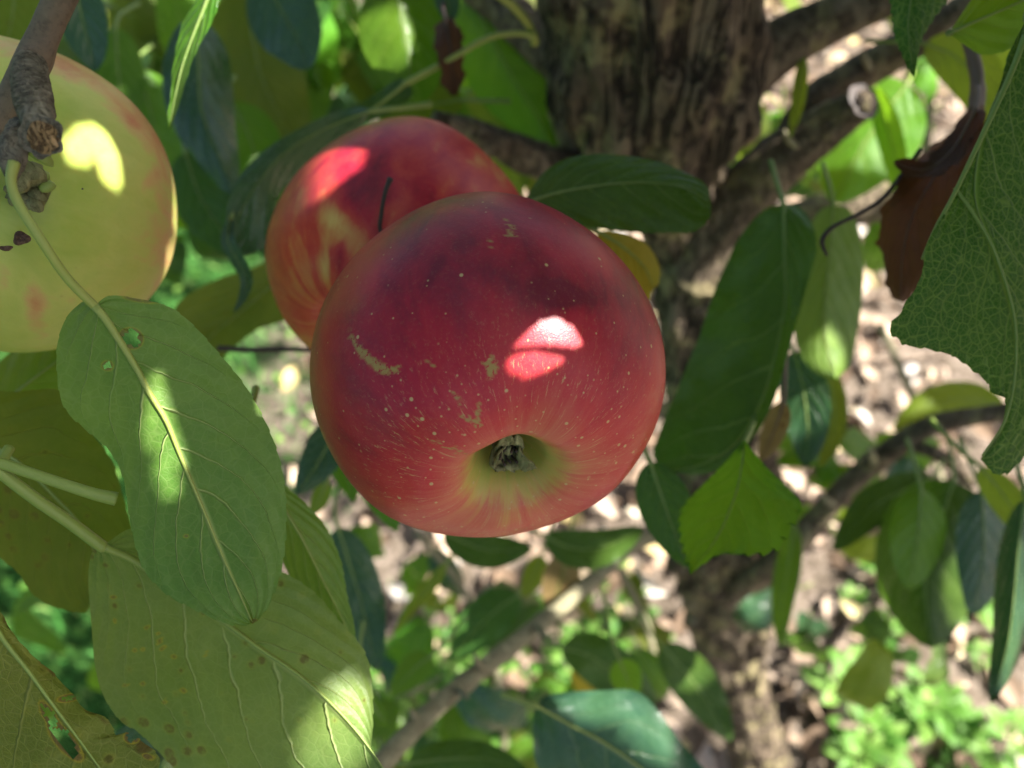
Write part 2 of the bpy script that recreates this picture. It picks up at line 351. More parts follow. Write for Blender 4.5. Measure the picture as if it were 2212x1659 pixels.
def apple(label, c, R, axis, mat, blush=(), scars=(), flat=1.0, twist=0, lobes=.03, nu=300, nv=220, base_ripe=None, seed=0, squash=(1, 1)):
    """c: (pixel x, pixel y, distance);  axis: where the stem end points, camera axes"""
    ctr = px(*c); Fm = frame_from_axis(axis, twist)
    P = cr(APPLE_PROF, nv); V = np.zeros((nv, nu, 3)); ph = np.linspace(0, 2*np.pi, nu, endpoint=False)
    for i, (r, z) in enumerate(P[:, :2]):
        tt = i/(nv-1); kk = lobes*math.exp(-((tt-.80)/.18)**2)+lobes*.45*math.exp(-((tt-.25)/.2)**2)
        g = 1+kk*np.cos(5*ph+.6)*(1 if r > .02 else 0) + .018*np.cos(2*ph+1+seed) + .014*np.cos(3*ph+seed+2.5*tt) + .006*np.cos(4*ph+6*tt)
        V[i, :, 0] = r*g*np.cos(ph)*squash[0]; V[i, :, 1] = r*g*np.sin(ph)*squash[1]
        V[i, :, 2] = z*flat + (.018*np.cos(5*ph+.6)*math.exp(-((tt-.78)/.10)**2)) + .02*r*np.cos(ph+seed)
    L = V.reshape(-1, 3)*R; cp = L@Fm.T + ctr
    for i in range(0): pass
    xy = np.stack([cp[:, 0]/cp[:, 2]*FPX+CX, CY-cp[:, 1]/cp[:, 2]*FPX], 1)
    tt = np.repeat(np.linspace(0, 1, nv), nu)
    ripe = base_ripe(tt) + gauss(xy, blush)
    front = cp[:, 2] < ctr[2]+R*.2
    scar = polymask(xy, scars)*front if scars else np.zeros(len(xy))
    org = c2w(ctr)
    t = thing('apple', label, 'apple', org, 'apples hanging on the tree')
    F = gridf(nv, nu, 0, True)
    # body in the fruit's own axes (z towards the stem)
    Rw = C2W3@Fm                                                  # det -1: mirror x so that it is a rotation
    Lm = L.copy(); Lm[:, 0] *= -1; Rr = Rw.copy(); Rr[:, 0] *= -1
    me = bpy.data.meshes.new('skin'); me.from_pydata(Lm.tolist(), [], [tuple(int(q) for q in f[::-1]) for f in F]); me.polygons.foreach_set('use_smooth', [True]*len(me.polygons))
    for k, v in (('ripe', ripe), ('scar', scar), ('lat', tt)):
        me.attributes.new(k, 'FLOAT', 'POINT').data.foreach_set('value', v.astype(np.float32))
    me.materials.append(mat); me.update(); o = bpy.data.objects.new('skin', me); link(o, t)
    from mathutils import Matrix
    o.rotation_euler = Matrix(Rr.tolist()).to_euler()
    return t, ctr, Fm, R
def skin_mat(name, stops, dotcol, dots=.6, rough=.36, streak=.22, sss=.25, cell=260, soft=.5, bloom=.5):
    m = N(name); ob = m.n('TexCoord').outputs['Object']
    sp = m.n('SeparateXYZ', {0: ob}); x, y, z = sp.outputs
    r = m.math('SQRT', m.math('ADD', m.math('ADD', m.math('MULTIPLY', x, x), m.math('MULTIPLY', y, y)), 1e-7))
    mer = m.n('CombineXYZ', {0: m.math('DIVIDE', x, r), 1: m.math('DIVIDE', y, r), 2: m.math('MULTIPLY', z, 17.0)}).outputs[0]
    st = m.math('SUBTRACT', m.noise(mer, 5.0, 3, .6, .6), .5); st2 = m.math('SUBTRACT', m.noise(mer, 14, 4, .7, .8), .5)
    big = m.math('SUBTRACT', m.noise(ob, 38, 3, .55), .5)
    rp = m.attr('ripe')
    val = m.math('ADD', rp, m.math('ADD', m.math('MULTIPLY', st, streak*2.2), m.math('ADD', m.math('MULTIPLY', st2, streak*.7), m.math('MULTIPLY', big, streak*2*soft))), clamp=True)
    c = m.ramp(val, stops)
    c = m.mix(m.math('MULTIPLY', m.step(m.noise(ob, 1300, 3, .7), .5, .8), .10), c, dotcol)
    # lenticels, fine and coarse, denser towards the calyx
    lat = m.attr('lat')
    for cellk, r0, r1, amt in ((cell, .07, .13, dots), (cell*1.9, .07, .15, dots*.8), (cell*.5, .035, .065, dots)):
        v = m.n('TexVoronoi', {'Vector': ob, 'Scale': cellk, 'Randomness': 1.0}); rnd = m.n('SeparateXYZ', {0: v.outputs['Color']}).outputs[0]
        gate = m.step(m.math('ADD', rnd, m.math('MULTIPLY', m.step(lat, .55, .85), .5)), .62, .75)
        c = m.mix(m.math('MULTIPLY', m.math('MULTIPLY', m.step(v.outputs['Distance'], r0, r1, 1, 0), gate), amt), c, dotcol)
    flk = m.math('MULTIPLY', m.step(m.noise(mer, 46, 5, .8), .56, .66), m.step(lat, .60, .86))
    c = m.mix(m.math('MULTIPLY', flk, .75), c, dotcol)
    c = m.mix(m.math('MULTIPLY', m.attr('scar'), m.step(m.noise(ob, 1100, 3, .7), .34, .50)), c, (.34,.23,.075))
    bl = m.math('MULTIPLY', m.step(m.noise(ob, 70, 4, .7), .4, .7), .05*bloom)
    c = m.mix(bl, c, (.42,.40,.52))
    ro = m.math('ADD', rough, m.math('ADD', m.math('MULTIPLY', m.noise(ob, 260, 4, .7), .16), m.math('MULTIPLY', m.attr('scar'), .25)))
    h = m.math('ADD', m.math('MULTIPLY', m.noise(ob, 2600, 2), .35), m.math('MULTIPLY', m.noise(ob, 210, 3), .5))
    return m.done(m.n('BsdfPrincipled', {'Base Color': c, 'Roughness': ro, 'Normal': m.bump(h, .35, .00035), 'Specular IOR Level': .28,
        'Subsurface Weight': sss, 'Subsurface Radius': (1.0, .25, .12), 'Subsurface Scale': .006, 'Coat Weight': .0}))
M['skin_red'] = skin_mat('apple_skin_crimson', [(0, (.34,.36,.070)), (.20, (.48,.33,.085)), (.38, (.50,.13,.075)), (.60, (.46,.034,.040)), (.80, (.36,.015,.034)), (1, (.165,.010,.026))],
    (.50,.36,.16), .9, .30, .19, .30, soft=1.0)
M['skin_streak'] = skin_mat('apple_skin_streaked', [(0, (.62,.44,.15)), (.25, (.55,.22,.08)), (.45, (.50,.055,.045)), (.7, (.38,.014,.036)), (1, (.17,.008,.024))],
    (.55,.30,.18), .25, .30, .42, .30, soft=.9)
M['skin_green'] = skin_mat('apple_skin_yellow_green', [(0, (.34,.44,.075)), (.35, (.48,.53,.13)), (.52, (.56,.40,.15)), (.75, (.52,.20,.09)), (1, (.40,.10,.06))],
    (.34,.30,.08), .35, .32, .26, .30, soft=.7, bloom=.3)
A_MAIN = apple('large crimson apple in the centre with a shrivelled green calyx in its hollow', (1057, 799, .179), .0405, (-.17, .67, .72), M['skin_red'],
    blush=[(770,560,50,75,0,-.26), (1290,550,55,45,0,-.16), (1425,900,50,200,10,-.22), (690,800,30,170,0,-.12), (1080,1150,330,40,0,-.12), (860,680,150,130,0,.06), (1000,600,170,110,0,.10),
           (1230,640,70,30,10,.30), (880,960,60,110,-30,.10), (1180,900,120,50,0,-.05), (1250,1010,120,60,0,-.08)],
    scars=[[(749,700,0.5),(762,730,3),(775,752,7),(800,778,7),(828,798,9),(855,799,5)], [(1064,768,3),(1061,790,13),(1060,812,6)], [(1033,868,1),(1034,890,3),(1034,917,6)], [(999,897,3),(1018,908,4),(1032,920,5)],
           [(1104,492,5),(1104,506,7)], [(1060,524,3),(1062,530,4)], [(1097,470,1),(1100,482,2)], [(918,780,0),(938,792,2)], [(975,850,1),(990,862,2),(1000,880,1)], [(920,950,1),(990,975,2),(1010,978,2)]],
    base_ripe=lambda t: np.interp(t, [0, .25, .50, .60, .68, .74, .80, .86, .92, 1], [.60, .82, .86, .86, .82, .74, .60, .42, .12, .0]), flat=.91, twist=.5, lobes=.026, seed=1, squash=(1.0, .95))
A_BACK = apple('glossy red apple with pale yellow streaks half hidden behind the central apple', (872, 560, .245), .0405, (.35, .70, .62), M['skin_streak'],
    blush=[(745,500,75,34,50,-.42), (700,575,35,60,20,-.28), (880,340,120,60,0,.12), (960,330,90,50,30,-.12), (1040,380,70,50,30,-.22), (640,560,40,90,0,-.18), (780,400,50,90,20,.20), (720,470,30,20,0,-.2), (730,560,18,40,0,.35)],
    base_ripe=lambda t: np.interp(t, [0, .3, .7, 1], [.35, .62, .62, .2]), lobes=.03, seed=2)
A_GREEN = apple('yellow green apple with a faint orange blush behind the ringed twig', (34, 430, .193), .0374, (-.10, .10, -.97), M['skin_green'],
    blush=[(330,300,90,40,50,.25), (60,110,160,60,10,.40), (250,200,120,50,40,.25), (75,660,26,60,-5,.40), (10,600,20,40,0,.25), (360,520,30,120,0,.10), (130,160,60,60,0,.12), (325,390,16,30,40,.25), (160,640,24,40,-20,.15),
           (150,420,120,130,0,-.1), (285,265,30,22,40,.2)],
    scars=[], base_ripe=lambda t: np.interp(t, [0, .3, .6, 1], [.02, .14, .36, .4]), lobes=.025, seed=3, flat=1.0)
def loc_pt(A, p):                                                  # apple axes -> camera axes
    t, c, Fm, R = A; return np.asarray(p)@Fm.T*R + c
# dried calyx in the hollow of the central apple
M['scab'] = bark_mat('scab', (.10,.055,.035), (.16,.09,.06), (.03,.015,.01), 5, .85, .0004, ck=.4)
M['sepal'] = bark_mat('dried_sepal', (.15,.16,.065), (.24,.23,.11), (.06,.045,.02), 5, .8, .0005, ck=.2)
def sepal(parent, A, ang, seed, name='sepal', r0=.03, r1=.20, z0=-.555, z1=-.80, wd=.085, z2=None):
    n, m_ = 22, 7; V = np.zeros((n, m_, 3)); z2 = z1 if z2 is None else z2
    for i in range(n):
        s = i/(n-1); rr = r0+(r1-r0)*s**1.2+ .02*math.sin(s*7+seed); z = z0+(z1-z0)*min(1, s*1.3)+(z2-z1)*max(0, s-.7)/.3
        a = ang+.5*(s**2)*math.sin(seed*3.3)
        for j in range(m_):
            q = (j/(m_-1)-.5)*2*wd*(1-s**2.2)**.6
            crl = .35*q*q/wd
            V[i, j] = (rr*math.cos(a)-q*math.sin(a), rr*math.sin(a)+q*math.cos(a), z-crl+.018*fbm((s*5, q*30, seed), 3))
    P = loc_pt(A, V.reshape(-1, 3)); F = gridf(n, m_)
    o = mesh(name, c2w(P), F, M['sepal'], parent); md = o.modifiers.new('thick', 'SOLIDIFY'); md.thickness = .0004; return o
ta = A_MAIN[0]
calyx_pts = [loc_pt(A_MAIN, (0, 0, -.52)), loc_pt(A_MAIN, (0, 0, -.60)), loc_pt(A_MAIN, (.01, .0, -.64))]
v, f = tube(calyx_pts, [.0020, .0015, .0009], 14, 14, .5, 400); cal = mesh('calyx', c2w(v), f, M['sepal'], ta)
for k in range(6): sepal(ta, A_MAIN, k*1.08+.5, k*1.3+.4, z1=-.655-.03*(k % 3), r1=[.13, .17, .08, .15, .11, .12][k], wd=.065)
for k in range(9):
    a = k*.7; v, f = tube([loc_pt(A_MAIN, (.02*math.cos(a), .02*math.sin(a), -.60)), loc_pt(A_MAIN, (.045*math.cos(a), .045*math.sin(a), -.635)), loc_pt(A_MAIN, (.05*math.cos(a+.4), .05*math.sin(a+.4), -.67-.02*(k % 2)))], [.0003, .00022, .00028], 6, 8)
    mesh('stamen', c2w(v), f, M['stalk_d'], ta)
v, f = tube([px(905, 560, .232), px(848, 545, .205), px(822, 500, .200), px(824, 460, .199), px(832, 415, .198), px(843, 386, .199)], [.0009, .00075, .0006, .0006, .0006, .0009], 10, 60, .2, 300)
mesh('stem', c2w(v), f, M['stalk_d'], ta)
# spur remains in the hollow of the green apple
tg = A_GREEN[0]
v, f = tube([px(62, 425, .172), px(60, 400, .160), px(48, 372, .150)], [.0060, .0042, .0028], 16, 26, .55, 300); mesh('stem', c2w(v), f, M['sepal'], tg)
for k, (x, y) in enumerate([(105, 375), (118, 402), (96, 432), (60, 448), (25, 440), (12, 410), (90, 455)]):
    v, f = tube([px(60+(x-60)*.25, 405+(y-405)*.25, .160), px(60+(x-60)*.7, 405+(y-405)*.7, .155), px(x, y, .158)], [.0017, .0014, .0003], 8, 20, .5, 500, seed=k)
    mesh('bud_scale', c2w(v), f, M['stalk' if k < 2 else 'sepal'], tg)
def wart(x, y, z, r, parent, ry=1.0, name='blemish', mat='knob', n=20):
    V = []; F = []
    for i in range(8):
        for k in range(n):
            a = 2*math.pi*k/n; rr = r*(1-i/7.2)*(1+.15*math.sin(3*a+x)); hz = .22*r*math.sin(min(1, i/3)*math.pi/2)*(1-.5*(i > 4))
            c = px(x, y, z); V.append(c+np.array([rr*math.cos(a), rr*ry*math.sin(a), -hz]))
    F = gridf(8, n, 0, True); return mesh(name, c2w(np.array(V)), F, M[mat], parent)
wart(46, 515, .1582, .0018, tg, .8, mat='scab'); wart(12, 536, .1580, .0016, tg, .35, mat='scab')
wart(178, 408, .1600, .0002, tg)

# ------------------------------------------------------------------ the tree: trunk and limbs
TREE = thing('apple_tree', 'apple tree with a rough brown trunk forking into limbs and thin twigs behind the apples', 'tree', np.array([.52, .22, 0.0]))
def wood(name, pts, widths, mat, segs=40, rings=None, amp=.12, sc=60, caps=True, label=None, parent=None, seed=0, fn=None, ridge=0):
    P = [px(*p) for p in pts]; R = [wd*.5*p[2]/FPX for wd, p in zip(widths, pts)]
    v, f = tube(P, R, segs, rings or 16*len(P), amp, sc, caps=caps, seed=seed, fn=fn, ridge=ridge)
    o = mesh(name, c2w(v), f, M[mat], parent or TREE)
    if label: o['label'] = label
    return o
def trunkfn(s, a, t):
    k = 0
    for ts, aa, wdt, h in ((.30, 2.4, .05, .22), (.33, 3.6, .05, .18), (.42, .5, .05, .15), (.22, 3.2, .035, .18), (.5, 2.9, .06, .10)):
        d = (a-aa+math.pi) % (2*math.pi)-math.pi; k += h*math.exp(-(d/.55)**2-((t-ts)/wdt)**2)
    fold = abs(math.sin(3.5*a+2.2*fbm((s*9, math.cos(a), math.sin(a)), 2)+s*6))**.5
    return 1+k+.11*(fold-.6)
base_c = w2c(np.array([.50, .23, -.03]))
bx, by, bz = base_c[0]/base_c[2]*FPX+CX, CY-base_c[1]/base_c[2]*FPX, base_c[2]
wood('trunk', [(1400,-420,.32), (1405,-150,.345), (1412,0,.365), (1418,150,.385), (1388,275,.41), (1425,370,.44), (1490,470,.47), (1532,660,.515), (1545,820,.565), (1560,1000,.66), (1572,1250,.86), (1584,1450,1.16), (bx,by,bz)],
     [520,480,440,430,375,265,215,205,200,205,190,130,110], 'bark', 110, 420, .20, 46, seed=3, fn=trunkfn, ridge=.3)
wood('limb', [(1500,230,.40),(1600,160,.385),(1690,95,.375),(1800,40,.365),(1920,-15,.355),(2050,-90,.345)], [190,135,115,100,92,84], 'limb', 40, 110, .10, 90, seed=5, label='thick limb rising to the right from the top of the trunk')
wood('limb', [(1500,600,.475),(1560,480,.45),(1640,385,.43),(1730,310,.415),(1810,255,.40),(1868,222,.385)], [140,130,125,110,90,66], 'limb', 44, 120, .14, 90, seed=6, label='sawn off limb ending in a dark round cut')
wood('limb', [(1690,330,.435),(1760,225,.43),(1850,165,.42),(1960,100,.405),(2060,35,.395),(2160,-40,.385)], [70,85,78,74,66,60], 'limb', 36, 120, .10, 90, seed=7)
wood('limb', [(1540,600,.50),(1640,520,.505),(1740,472,.51),(1840,448,.51),(1950,430,.51),(2120,418,.51)], [100,84,80,78,86,70], 'limb', 36, 120, .12, 90, seed=8)
wood('limb', [(1330,230,.42),(1250,160,.425),(1170,95,.43),(1090,20,.435),(1010,-50,.44)], [150,110,95,84,80], 'limb', 36, 100, .16, 90, seed=9)
wood('branch', [(1290,400,.43),(1190,355,.40),(1120,325,.385),(1050,303,.375),(985,278,.37),(935,262,.365)], [80,76,72,62,56,44], 'limb', 34, 100, .28, 110, seed=10, label='short broken branch stub above the red apples')
wood('branch', [(1570,1290,.80),(1700,1190,.62),(1760,1125,.58),(1830,1050,.55),(1905,985,.52),(2000,925,.50),(2090,902,.49),(2190,885,.48),(2290,850,.47)], [50,50,50,48,50,46,40,38,36], 'limb', 26, 130, .10, 110, seed=11)
wood('branch', [(1955,955,.512),(2010,975,.50),(2060,1005,.50),(2105,1050,.49)], [30,28,30,18], 'limb', 20, 50, .2, 120, seed=12)
wood('branch', [(760,1720,.32),(850,1620,.34),(960,1510,.375),(1100,1400,.42),(1200,1320,.45),(1290,1245,.48),(1380,1172,.51),(1500,1130,.60),(1560,1110,.70)], [50,46,43,40,36,33,30,30,30], 'twig', 24, 220, .10, 120, seed=13, fn=lambda s, a, t: 1+.14*math.exp(-((s % .034-.017)/.0022)**2), label='pale straight shoot crossing below the central apple')
wood('twig', [(1290,1245,.48),(1262,1205,.475),(1238,1150,.47)], [14,12,10], 'stalk_y', 12, 24, .05)
wood('twig', [(470,752,.30),(540,756,.302),(600,754,.303),(700,756,.306)], [13,12,12,10], 'stalk_d', 14, 40, .1, 200)
wood('twig', [(2085,60,.26),(2103,130,.255),(2112,190,.25),(2108,240,.245)], [26,28,30,34], 'stalk_r', 18, 50, .14, 300)
for q in (((905,1565,.356),(893,1545,.352),(886,1530,.348)), ((1045,1447,.395),(1030,1428,.39),(1024,1412,.386)), ((1160,1352,.43),(1172,1366,.425),(1180,1378,.42)), ((985,1488,.378),(1003,1500,.372),(1012,1510,.368)), ((1890,1000,.512),(1882,980,.505),(1880,965,.50)), ((1800,1088,.55),(1786,1080,.545),(1776,1066,.54)), ((1720,318,.405),(1700,296,.40),(1694,280,.396)), ((1880,150,.405),(1868,128,.40),(1862,112,.396))):
    wood('bud', q, [14, 16, 4], 'twig', 12, 16, .1, 200)
# cut face and collar of the stub
def disc(name, p, r, nrm, mat, parent, dome=.25, rag=.1, n=36, rings=12, seed=0):
    nrm = np.array(nrm, float); nrm /= np.linalg.norm(nrm); a = np.cross(nrm, [0, 1, .2]); a /= np.linalg.norm(a); b = np.cross(nrm, a)
    V = []
    for i in range(rings):
        q = 1-i/(rings-1)
        for k in range(n):
            th = 2*math.pi*k/n; rr = r*q*(1+rag*fbm((math.cos(th)*1.5+seed, math.sin(th)*1.5, q), 3))
            V.append(np.array(p)+a*rr*math.cos(th)+b*rr*math.sin(th)+nrm*(dome*r*(1-q*q)+.05*r*math.sin(q*22)+.06*r*fbm((a@nrm+q*5, th*3, seed), 3)))
    return mesh(name, c2w(np.array(V)), gridf(rings, n, 0, True), M[mat], parent)
disc('stub_rim', px(1866, 218, .3775), .0092, (.35, .15, -.92), 'stalk_d', TREE, .1, .2)
disc('cut_face', px(1874, 217, .3755), .0058, (.35, .15, -.92), 'bark', TREE)
# near twig with its ringed spur
nt_ = wood('twig', [(170,-90,.132),(128,0,.136),(95,75,.139),(70,135,.141),(38,195,.143),(5,260,.145),(-30,330,.147),(-70,420,.150)], [64,62,62,70,66,62,62,62], 'twig_near', 40, 200, .07, 260, seed=21, label='smooth grey twig passing in front of the yellow green apple')
def ringfn(s, a, t): return 1+.13*math.sin(s*5000+1.1*math.sin(a+1)+.7*math.sin(2*a))*(1 if .12 < t < .80 else .15)
sp_ = wood('spur', [(66,120,.1405),(66,170,.136),(72,215,.133),(82,258,.131),(90,292,.130)], [50,66,70,66,70], 'knob', 48, 150, .07, 520, seed=22, fn=ringfn, label='short ringed spur with a round leaf scar')
disc('scar', px(92, 297, .1272), .0025, (.15, -.28, -.95), 'wood', TREE, .2, .18, seed=3)
disc('scar_rim', px(88, 293, .1280), .0036, (.15, -.28, -.95), 'knob', TREE, .15, .2, seed=5)
wood('bud', [(45,270,.137),(32,305,.134),(28,335,.132),(26,362,.132),(30,385,.134)], [40,50,46,40,20], 'knob', 26, 50, .35, 420, seed=24)
wood('bud', [(70,320,.134),(100,345,.136),(112,358,.140)], [34,22,6], 'stalk', 18, 30, .2, 420, seed=25)
for k, (x0, y0, x1, y1) in enumerate([(118,288,132,318), (105,325,124,330), (96,250,108,262), (112,300,128,292)]):
    wood('bark_flake', [(x0,y0,.129),((x0+x1)/2,(y0+y1)/2+2,.128),(x1,y1,.127)], [7,6,2], 'knob', 8, 14, .3, 600, seed=k)
# ------------------------------------------------------------------ leaves that can be told apart
leaf('large oval leaf with two small holes whose long petiole crosses the yellow green apple', [(205,662,.142),(232,695,.143),(294,794,.146),(321,846,.147),(358,907,.149),(386,975,.151),(410,1033,.152),(444,1112,.154),(478,1195,.156),(512,1270,.157),(546,1347,.158)], 'under',
     left=[(184,652),(147,685),(128,736),(125,788),(131,849),(147,890),(181,924),(232,969),(259,1010),(272,1054),(280,1112),(294,1178),(316,1236),(362,1284),(410,1311),(478,1342),(522,1352)],
     right=[(239,641),(307,650),(369,668),(420,709),(475,770),(519,822),(553,876),(587,948),(609,1020),(618,1112),(611,1212),(590,1287),(562,1335)], dl=-.002, dr=.006,
     petiole=[(30,352,.131),(24,392,.130),(40,440,.130),(90,520,.132),(145,600,.137)], pr=.00082, rib=.00075, nl=260, nw=38, wave=.8, holes=[(283,731,20,17,20),(232,790,8,7,0)], stalk='stalk_y', burn=[(300,647,34,5,10),(402,1158,4,3,0),(549,1342,8,5,0)])
leaf('broad pale leaf with rusty spots at the bottom left', [(-60,970,.150),(0,1022,.152),(90,1085,.156),(160,1135,.160),(220,1180,.164),(285,1208,.168),(330,1240,.170),(400,1290,.172),(478,1340,.172),(560,1400,.172),(650,1462,.171),(740,1545,.170),(815,1640,.169),(880,1750,.169)][4:], 'under_spot', burn=[(345,1385,4,7,30),(352,1400,5,5,0),(310,1402,4,4,0),(376,1418,4,5,0),(290,1405,4,3,0),(245,1290,5,3,0),(395,1492,7,4,10),(308,1477,4,4,0),(356,1515,3,5,0),(248,1341,3,4,0),(318,1355,4,4,0),(445,1412,3,4,0),(340,1370,3,3,0),(272,1480,4,2,0)],
     left=[(200,1195),(192,1245),(195,1310),(202,1380),(208,1440),(225,1500),(262,1555),(300,1580),(345,1625),(400,1680),(500,1760),(640,1800),(780,1790)],
     right=[(300,1140),(400,1180),(520,1210),(610,1238),(680,1282),(735,1345),(785,1405),(803,1470),(806,1560),(802,1640),(830,1700)], dl=.006, dr=.008,
     petiole=[(-60,960,.150),(0,1018,.152),(80,1080,.156),(150,1128,.160)], pr=.00125, rib=.00085, nl=260, nw=34, wave=.9, ribz=-1)
leaf('dull olive leaf at the left edge with crossing petioles in front of it', [(-90,915,.187),(0,972,.19),(60,1015,.192),(120,1075,.195),(175,1135,.198),(205,1200,.20),(200,1290,.202)], 'olive',
     left=[(-80,980),(-60,1080),(-20,1180),(40,1235),(70,1280),(110,1308),(150,1320),(185,1322)], right=[(-60,840),(20,848),(128,846),(165,900),(235,985),(262,1060),(285,1150),(285,1240),(240,1300)], dl=.006, dr=.006, rib=.0006, nl=160, nw=20)
leaf('mottled brownish leaf with a torn hole in the bottom left corner', [(-70,1240,.146),(0,1370,.147),(60,1448,.148),(120,1530,.149),(180,1610,.150),(230,1680,.151),(300,1790,.152)], 'mottle',
     left=[(-90,1330),(-80,1450),(-60,1600),(0,1720),(100,1790),(220,1800)], right=[(-30,1270),(30,1370),(80,1425),(150,1490),(180,1530),(225,1555),(252,1590),(275,1582),(300,1600),(336,1640),(342,1690),(330,1760)], dl=.004, dr=.005,
     holes=[(108,1548,9,26,-32),(140,1600,14,40,-40),(148,1508,14,5,-10),(285,1592,12,10,0)], burn=[(150,1482,6,8,0),(320,1635,12,6,20)], tear=1.0, nl=240, nw=34, wave=1.3, rib=.0006)
leaf('plain yellow green leaf between the two big left leaves and the shaded stem behind', [(560,1020,.19),(600,1080,.19),(650,1160,.192),(700,1260,.195),(745,1350,.198),(772,1420,.20)], 'under',
     left=[(560,1080),(590,1150),(620,1230),(670,1310),(720,1380)], right=[(615,1050),(680,1110),(715,1160),(738,1220),(750,1290),(765,1350)], dl=.003, dr=.004)
leaf('yellow olive leaf tilted between the yellow green apple and the streaked red apple', [(700,505,.33),(620,590,.325),(560,640,.32),(500,690,.315),(455,728,.31),(400,800,.31)], 'olive',
     left=[(720,560),(690,640),(620,690),(560,710),(510,745),(460,790)], right=[(640,520),(560,572),(478,600),(420,630),(378,665),(370,720),(380,770)], dl=.01, dr=.01, rib=.0005)
leaf('yellow green leaf under the rim of the yellow green apple', [(-30,900,.225),(50,835,.225),(110,790,.226),(190,730,.228),(230,690,.23)], 'yellow', hw=75, dl=.006, dr=.004)
leaf('dark narrow leaf wrapped round the shaded side of the streaked red apple', [(800,240,.300),(740,262,.297),(680,290,.292),(610,335,.285),(550,405,.277),(515,470,.272),(500,530,.270)], 'darkblue',
     left=[(770,290),(700,330),(640,380),(600,430),(590,500),(560,540),(520,550)], right=[(780,232),(720,245),(660,272),(590,312),(530,365),(495,430),(490,500)], dl=.012, dr=-.004, rib=.0004)
leaf('thin curled blue green leaf tip dangling beside the streaked red apple', [(498,470,.27),(492,520,.268),(512,560,.266),(532,600,.265),(525,640,.265),(505,676,.265)], 'darkblue', hw=20, roll=35, rib=.0003)
leaf('narrow hanging leaf with a sunlit rim near the top left', [(462,-40,.205),(440,20,.206),(420,70,.207),(395,140,.208),(378,210,.209),(364,284,.21)], 'green',
     left=[(440,-30),(405,30),(385,80),(374,140),(368,210),(362,250)], right=[(475,-10),(468,20),(452,60),(425,110),(402,170),(385,230)], dl=.004, dr=-.003, tear=.6)
leaf('dark teal leaf with a pale wavy rim at the top left', [(165,-50,.30),(170,0,.30),(180,50,.30),(195,105,.30),(206,155,.30)], 'darkblue', hw=52, dl=-.006, roll=10)
leaf('folded dark leaf with a pale midrib left of the red apples', [(418,40,.34),(428,120,.335),(430,200,.33),(445,270,.325),(475,345,.32),(508,425,.32)], 'darkblue', hw=78, dl=.02, dr=.012, rib=.0005)
leaf('broad olive leaf hanging above left of the streaked red apple', [(530,-30,.45),(545,80,.45),(570,180,.445),(610,260,.44),(660,350,.44)], 'olive', hw=105, dl=.01, dr=.02)
leaf('teal leaf hanging at the top edge above the olive leaf', [(570,-60,.38),(600,10,.38),(640,80,.375),(668,150,.37)], 'darkblue', hw=85, roll=15)
leaf('round dull leaf behind the yellow green apple near the top', [(240,10,.5),(300,50,.5),(350,110,.5)], 'olive', hw=70)
leaf('upright grass green leaf behind the rim of the yellow green apple', [(250,60,.42),(255,150,.42),(270,240,.42),(300,300,.42)], 'green', hw=55, roll=10)
leaf('vivid green leaf filling the gap behind the hanging sunlit leaf', [(300,150,.44),(325,240,.44),(350,330,.43),(400,430,.43)], 'green', hw=85, roll=-10)
leaf('dark green leaf drooping left of the streaked red apple', [(400,330,.36),(430,420,.36),(480,500,.355),(515,560,.35)], 'dark', hw=62, roll=12)
leaf('slanting green leaf above the folded dark leaf', [(500,220,.40),(540,300,.40),(560,380,.40),(585,450,.40)], 'green', hw=70, roll=-18)
leaf('leafy green blade behind the dangling dead leaf', [(850,-50,.335),(870,50,.335),(885,140,.335),(890,240,.335)], 'green', hw=105, dl=.02, dr=.005)
leaf('broad green leaf left of the trunk with a yellowing lower margin', [(1015,-10,.44),(1060,80,.44),(1110,170,.44),(1160,250,.44),(1195,330,.44)], 'green', hw=100, dl=.005, dr=.02)
leaf('yellow green leaf below the broad green leaf beside the broken stub', [(1010,200,.47),(1080,250,.47),(1140,300,.47),(1200,350,.47)], 'yellow', hw=48)
leaf('brown shrivelled leaf dangling above the broken stub', [(962,40,.32),(970,90,.318),(975,130,.316),(978,170,.315),(982,208,.315)], 'dead', hw=34, tear=2.2, roll=20, wave=3, nw=10, stalk='stalk_d', dl=.004, dr=-.006, k=.4)
leaf('small teal leaf above the brown shrivelled leaf', [(955,-40,.33),(968,10,.33),(972,55,.33)], 'darkblue', hw=28)
leaf('edge-on green leaf on a long yellow petiole left of the trunk', [(880,178,.31),(820,225,.312),(760,262,.314),(700,300,.316)], 'dark', left=[(890,205),(850,240),(800,262),(740,290)], right=[(860,172),(800,210),(750,240),(712,268)], petiole=[(1158,78,.335),(1110,72,.33),(1050,84,.325),(970,130,.316)], pr=.0012, rib=.0009, stalk='stalk_y')
leaf('olive leaf curving just above the broken stub', [(1000,215,.38),(940,225,.38),(880,240,.38),(820,262,.38)], 'olive', hw=42, roll=12)
leaf('leaf on a thick yellow petiole reaching off the top edge', [(1040,-30,.30),(1000,-60,.30),(940,-90,.30)], 'green', hw=40, petiole=[(1156,92,.345),(1145,60,.335),(1115,20,.32),(1080,-8,.31)], pr=.0017, stalk='stalk_y')
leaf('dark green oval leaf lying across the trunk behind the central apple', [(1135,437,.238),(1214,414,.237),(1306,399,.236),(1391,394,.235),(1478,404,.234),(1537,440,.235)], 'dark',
     right=[(1155,462),(1197,471),(1272,490),(1374,502),(1442,503),(1500,500),(1532,470)], left=[(1149,408),(1180,369),(1231,341),(1306,333),(1408,345),(1478,372),(1525,400)], dl=.006, dr=-.003, rib=.0005)
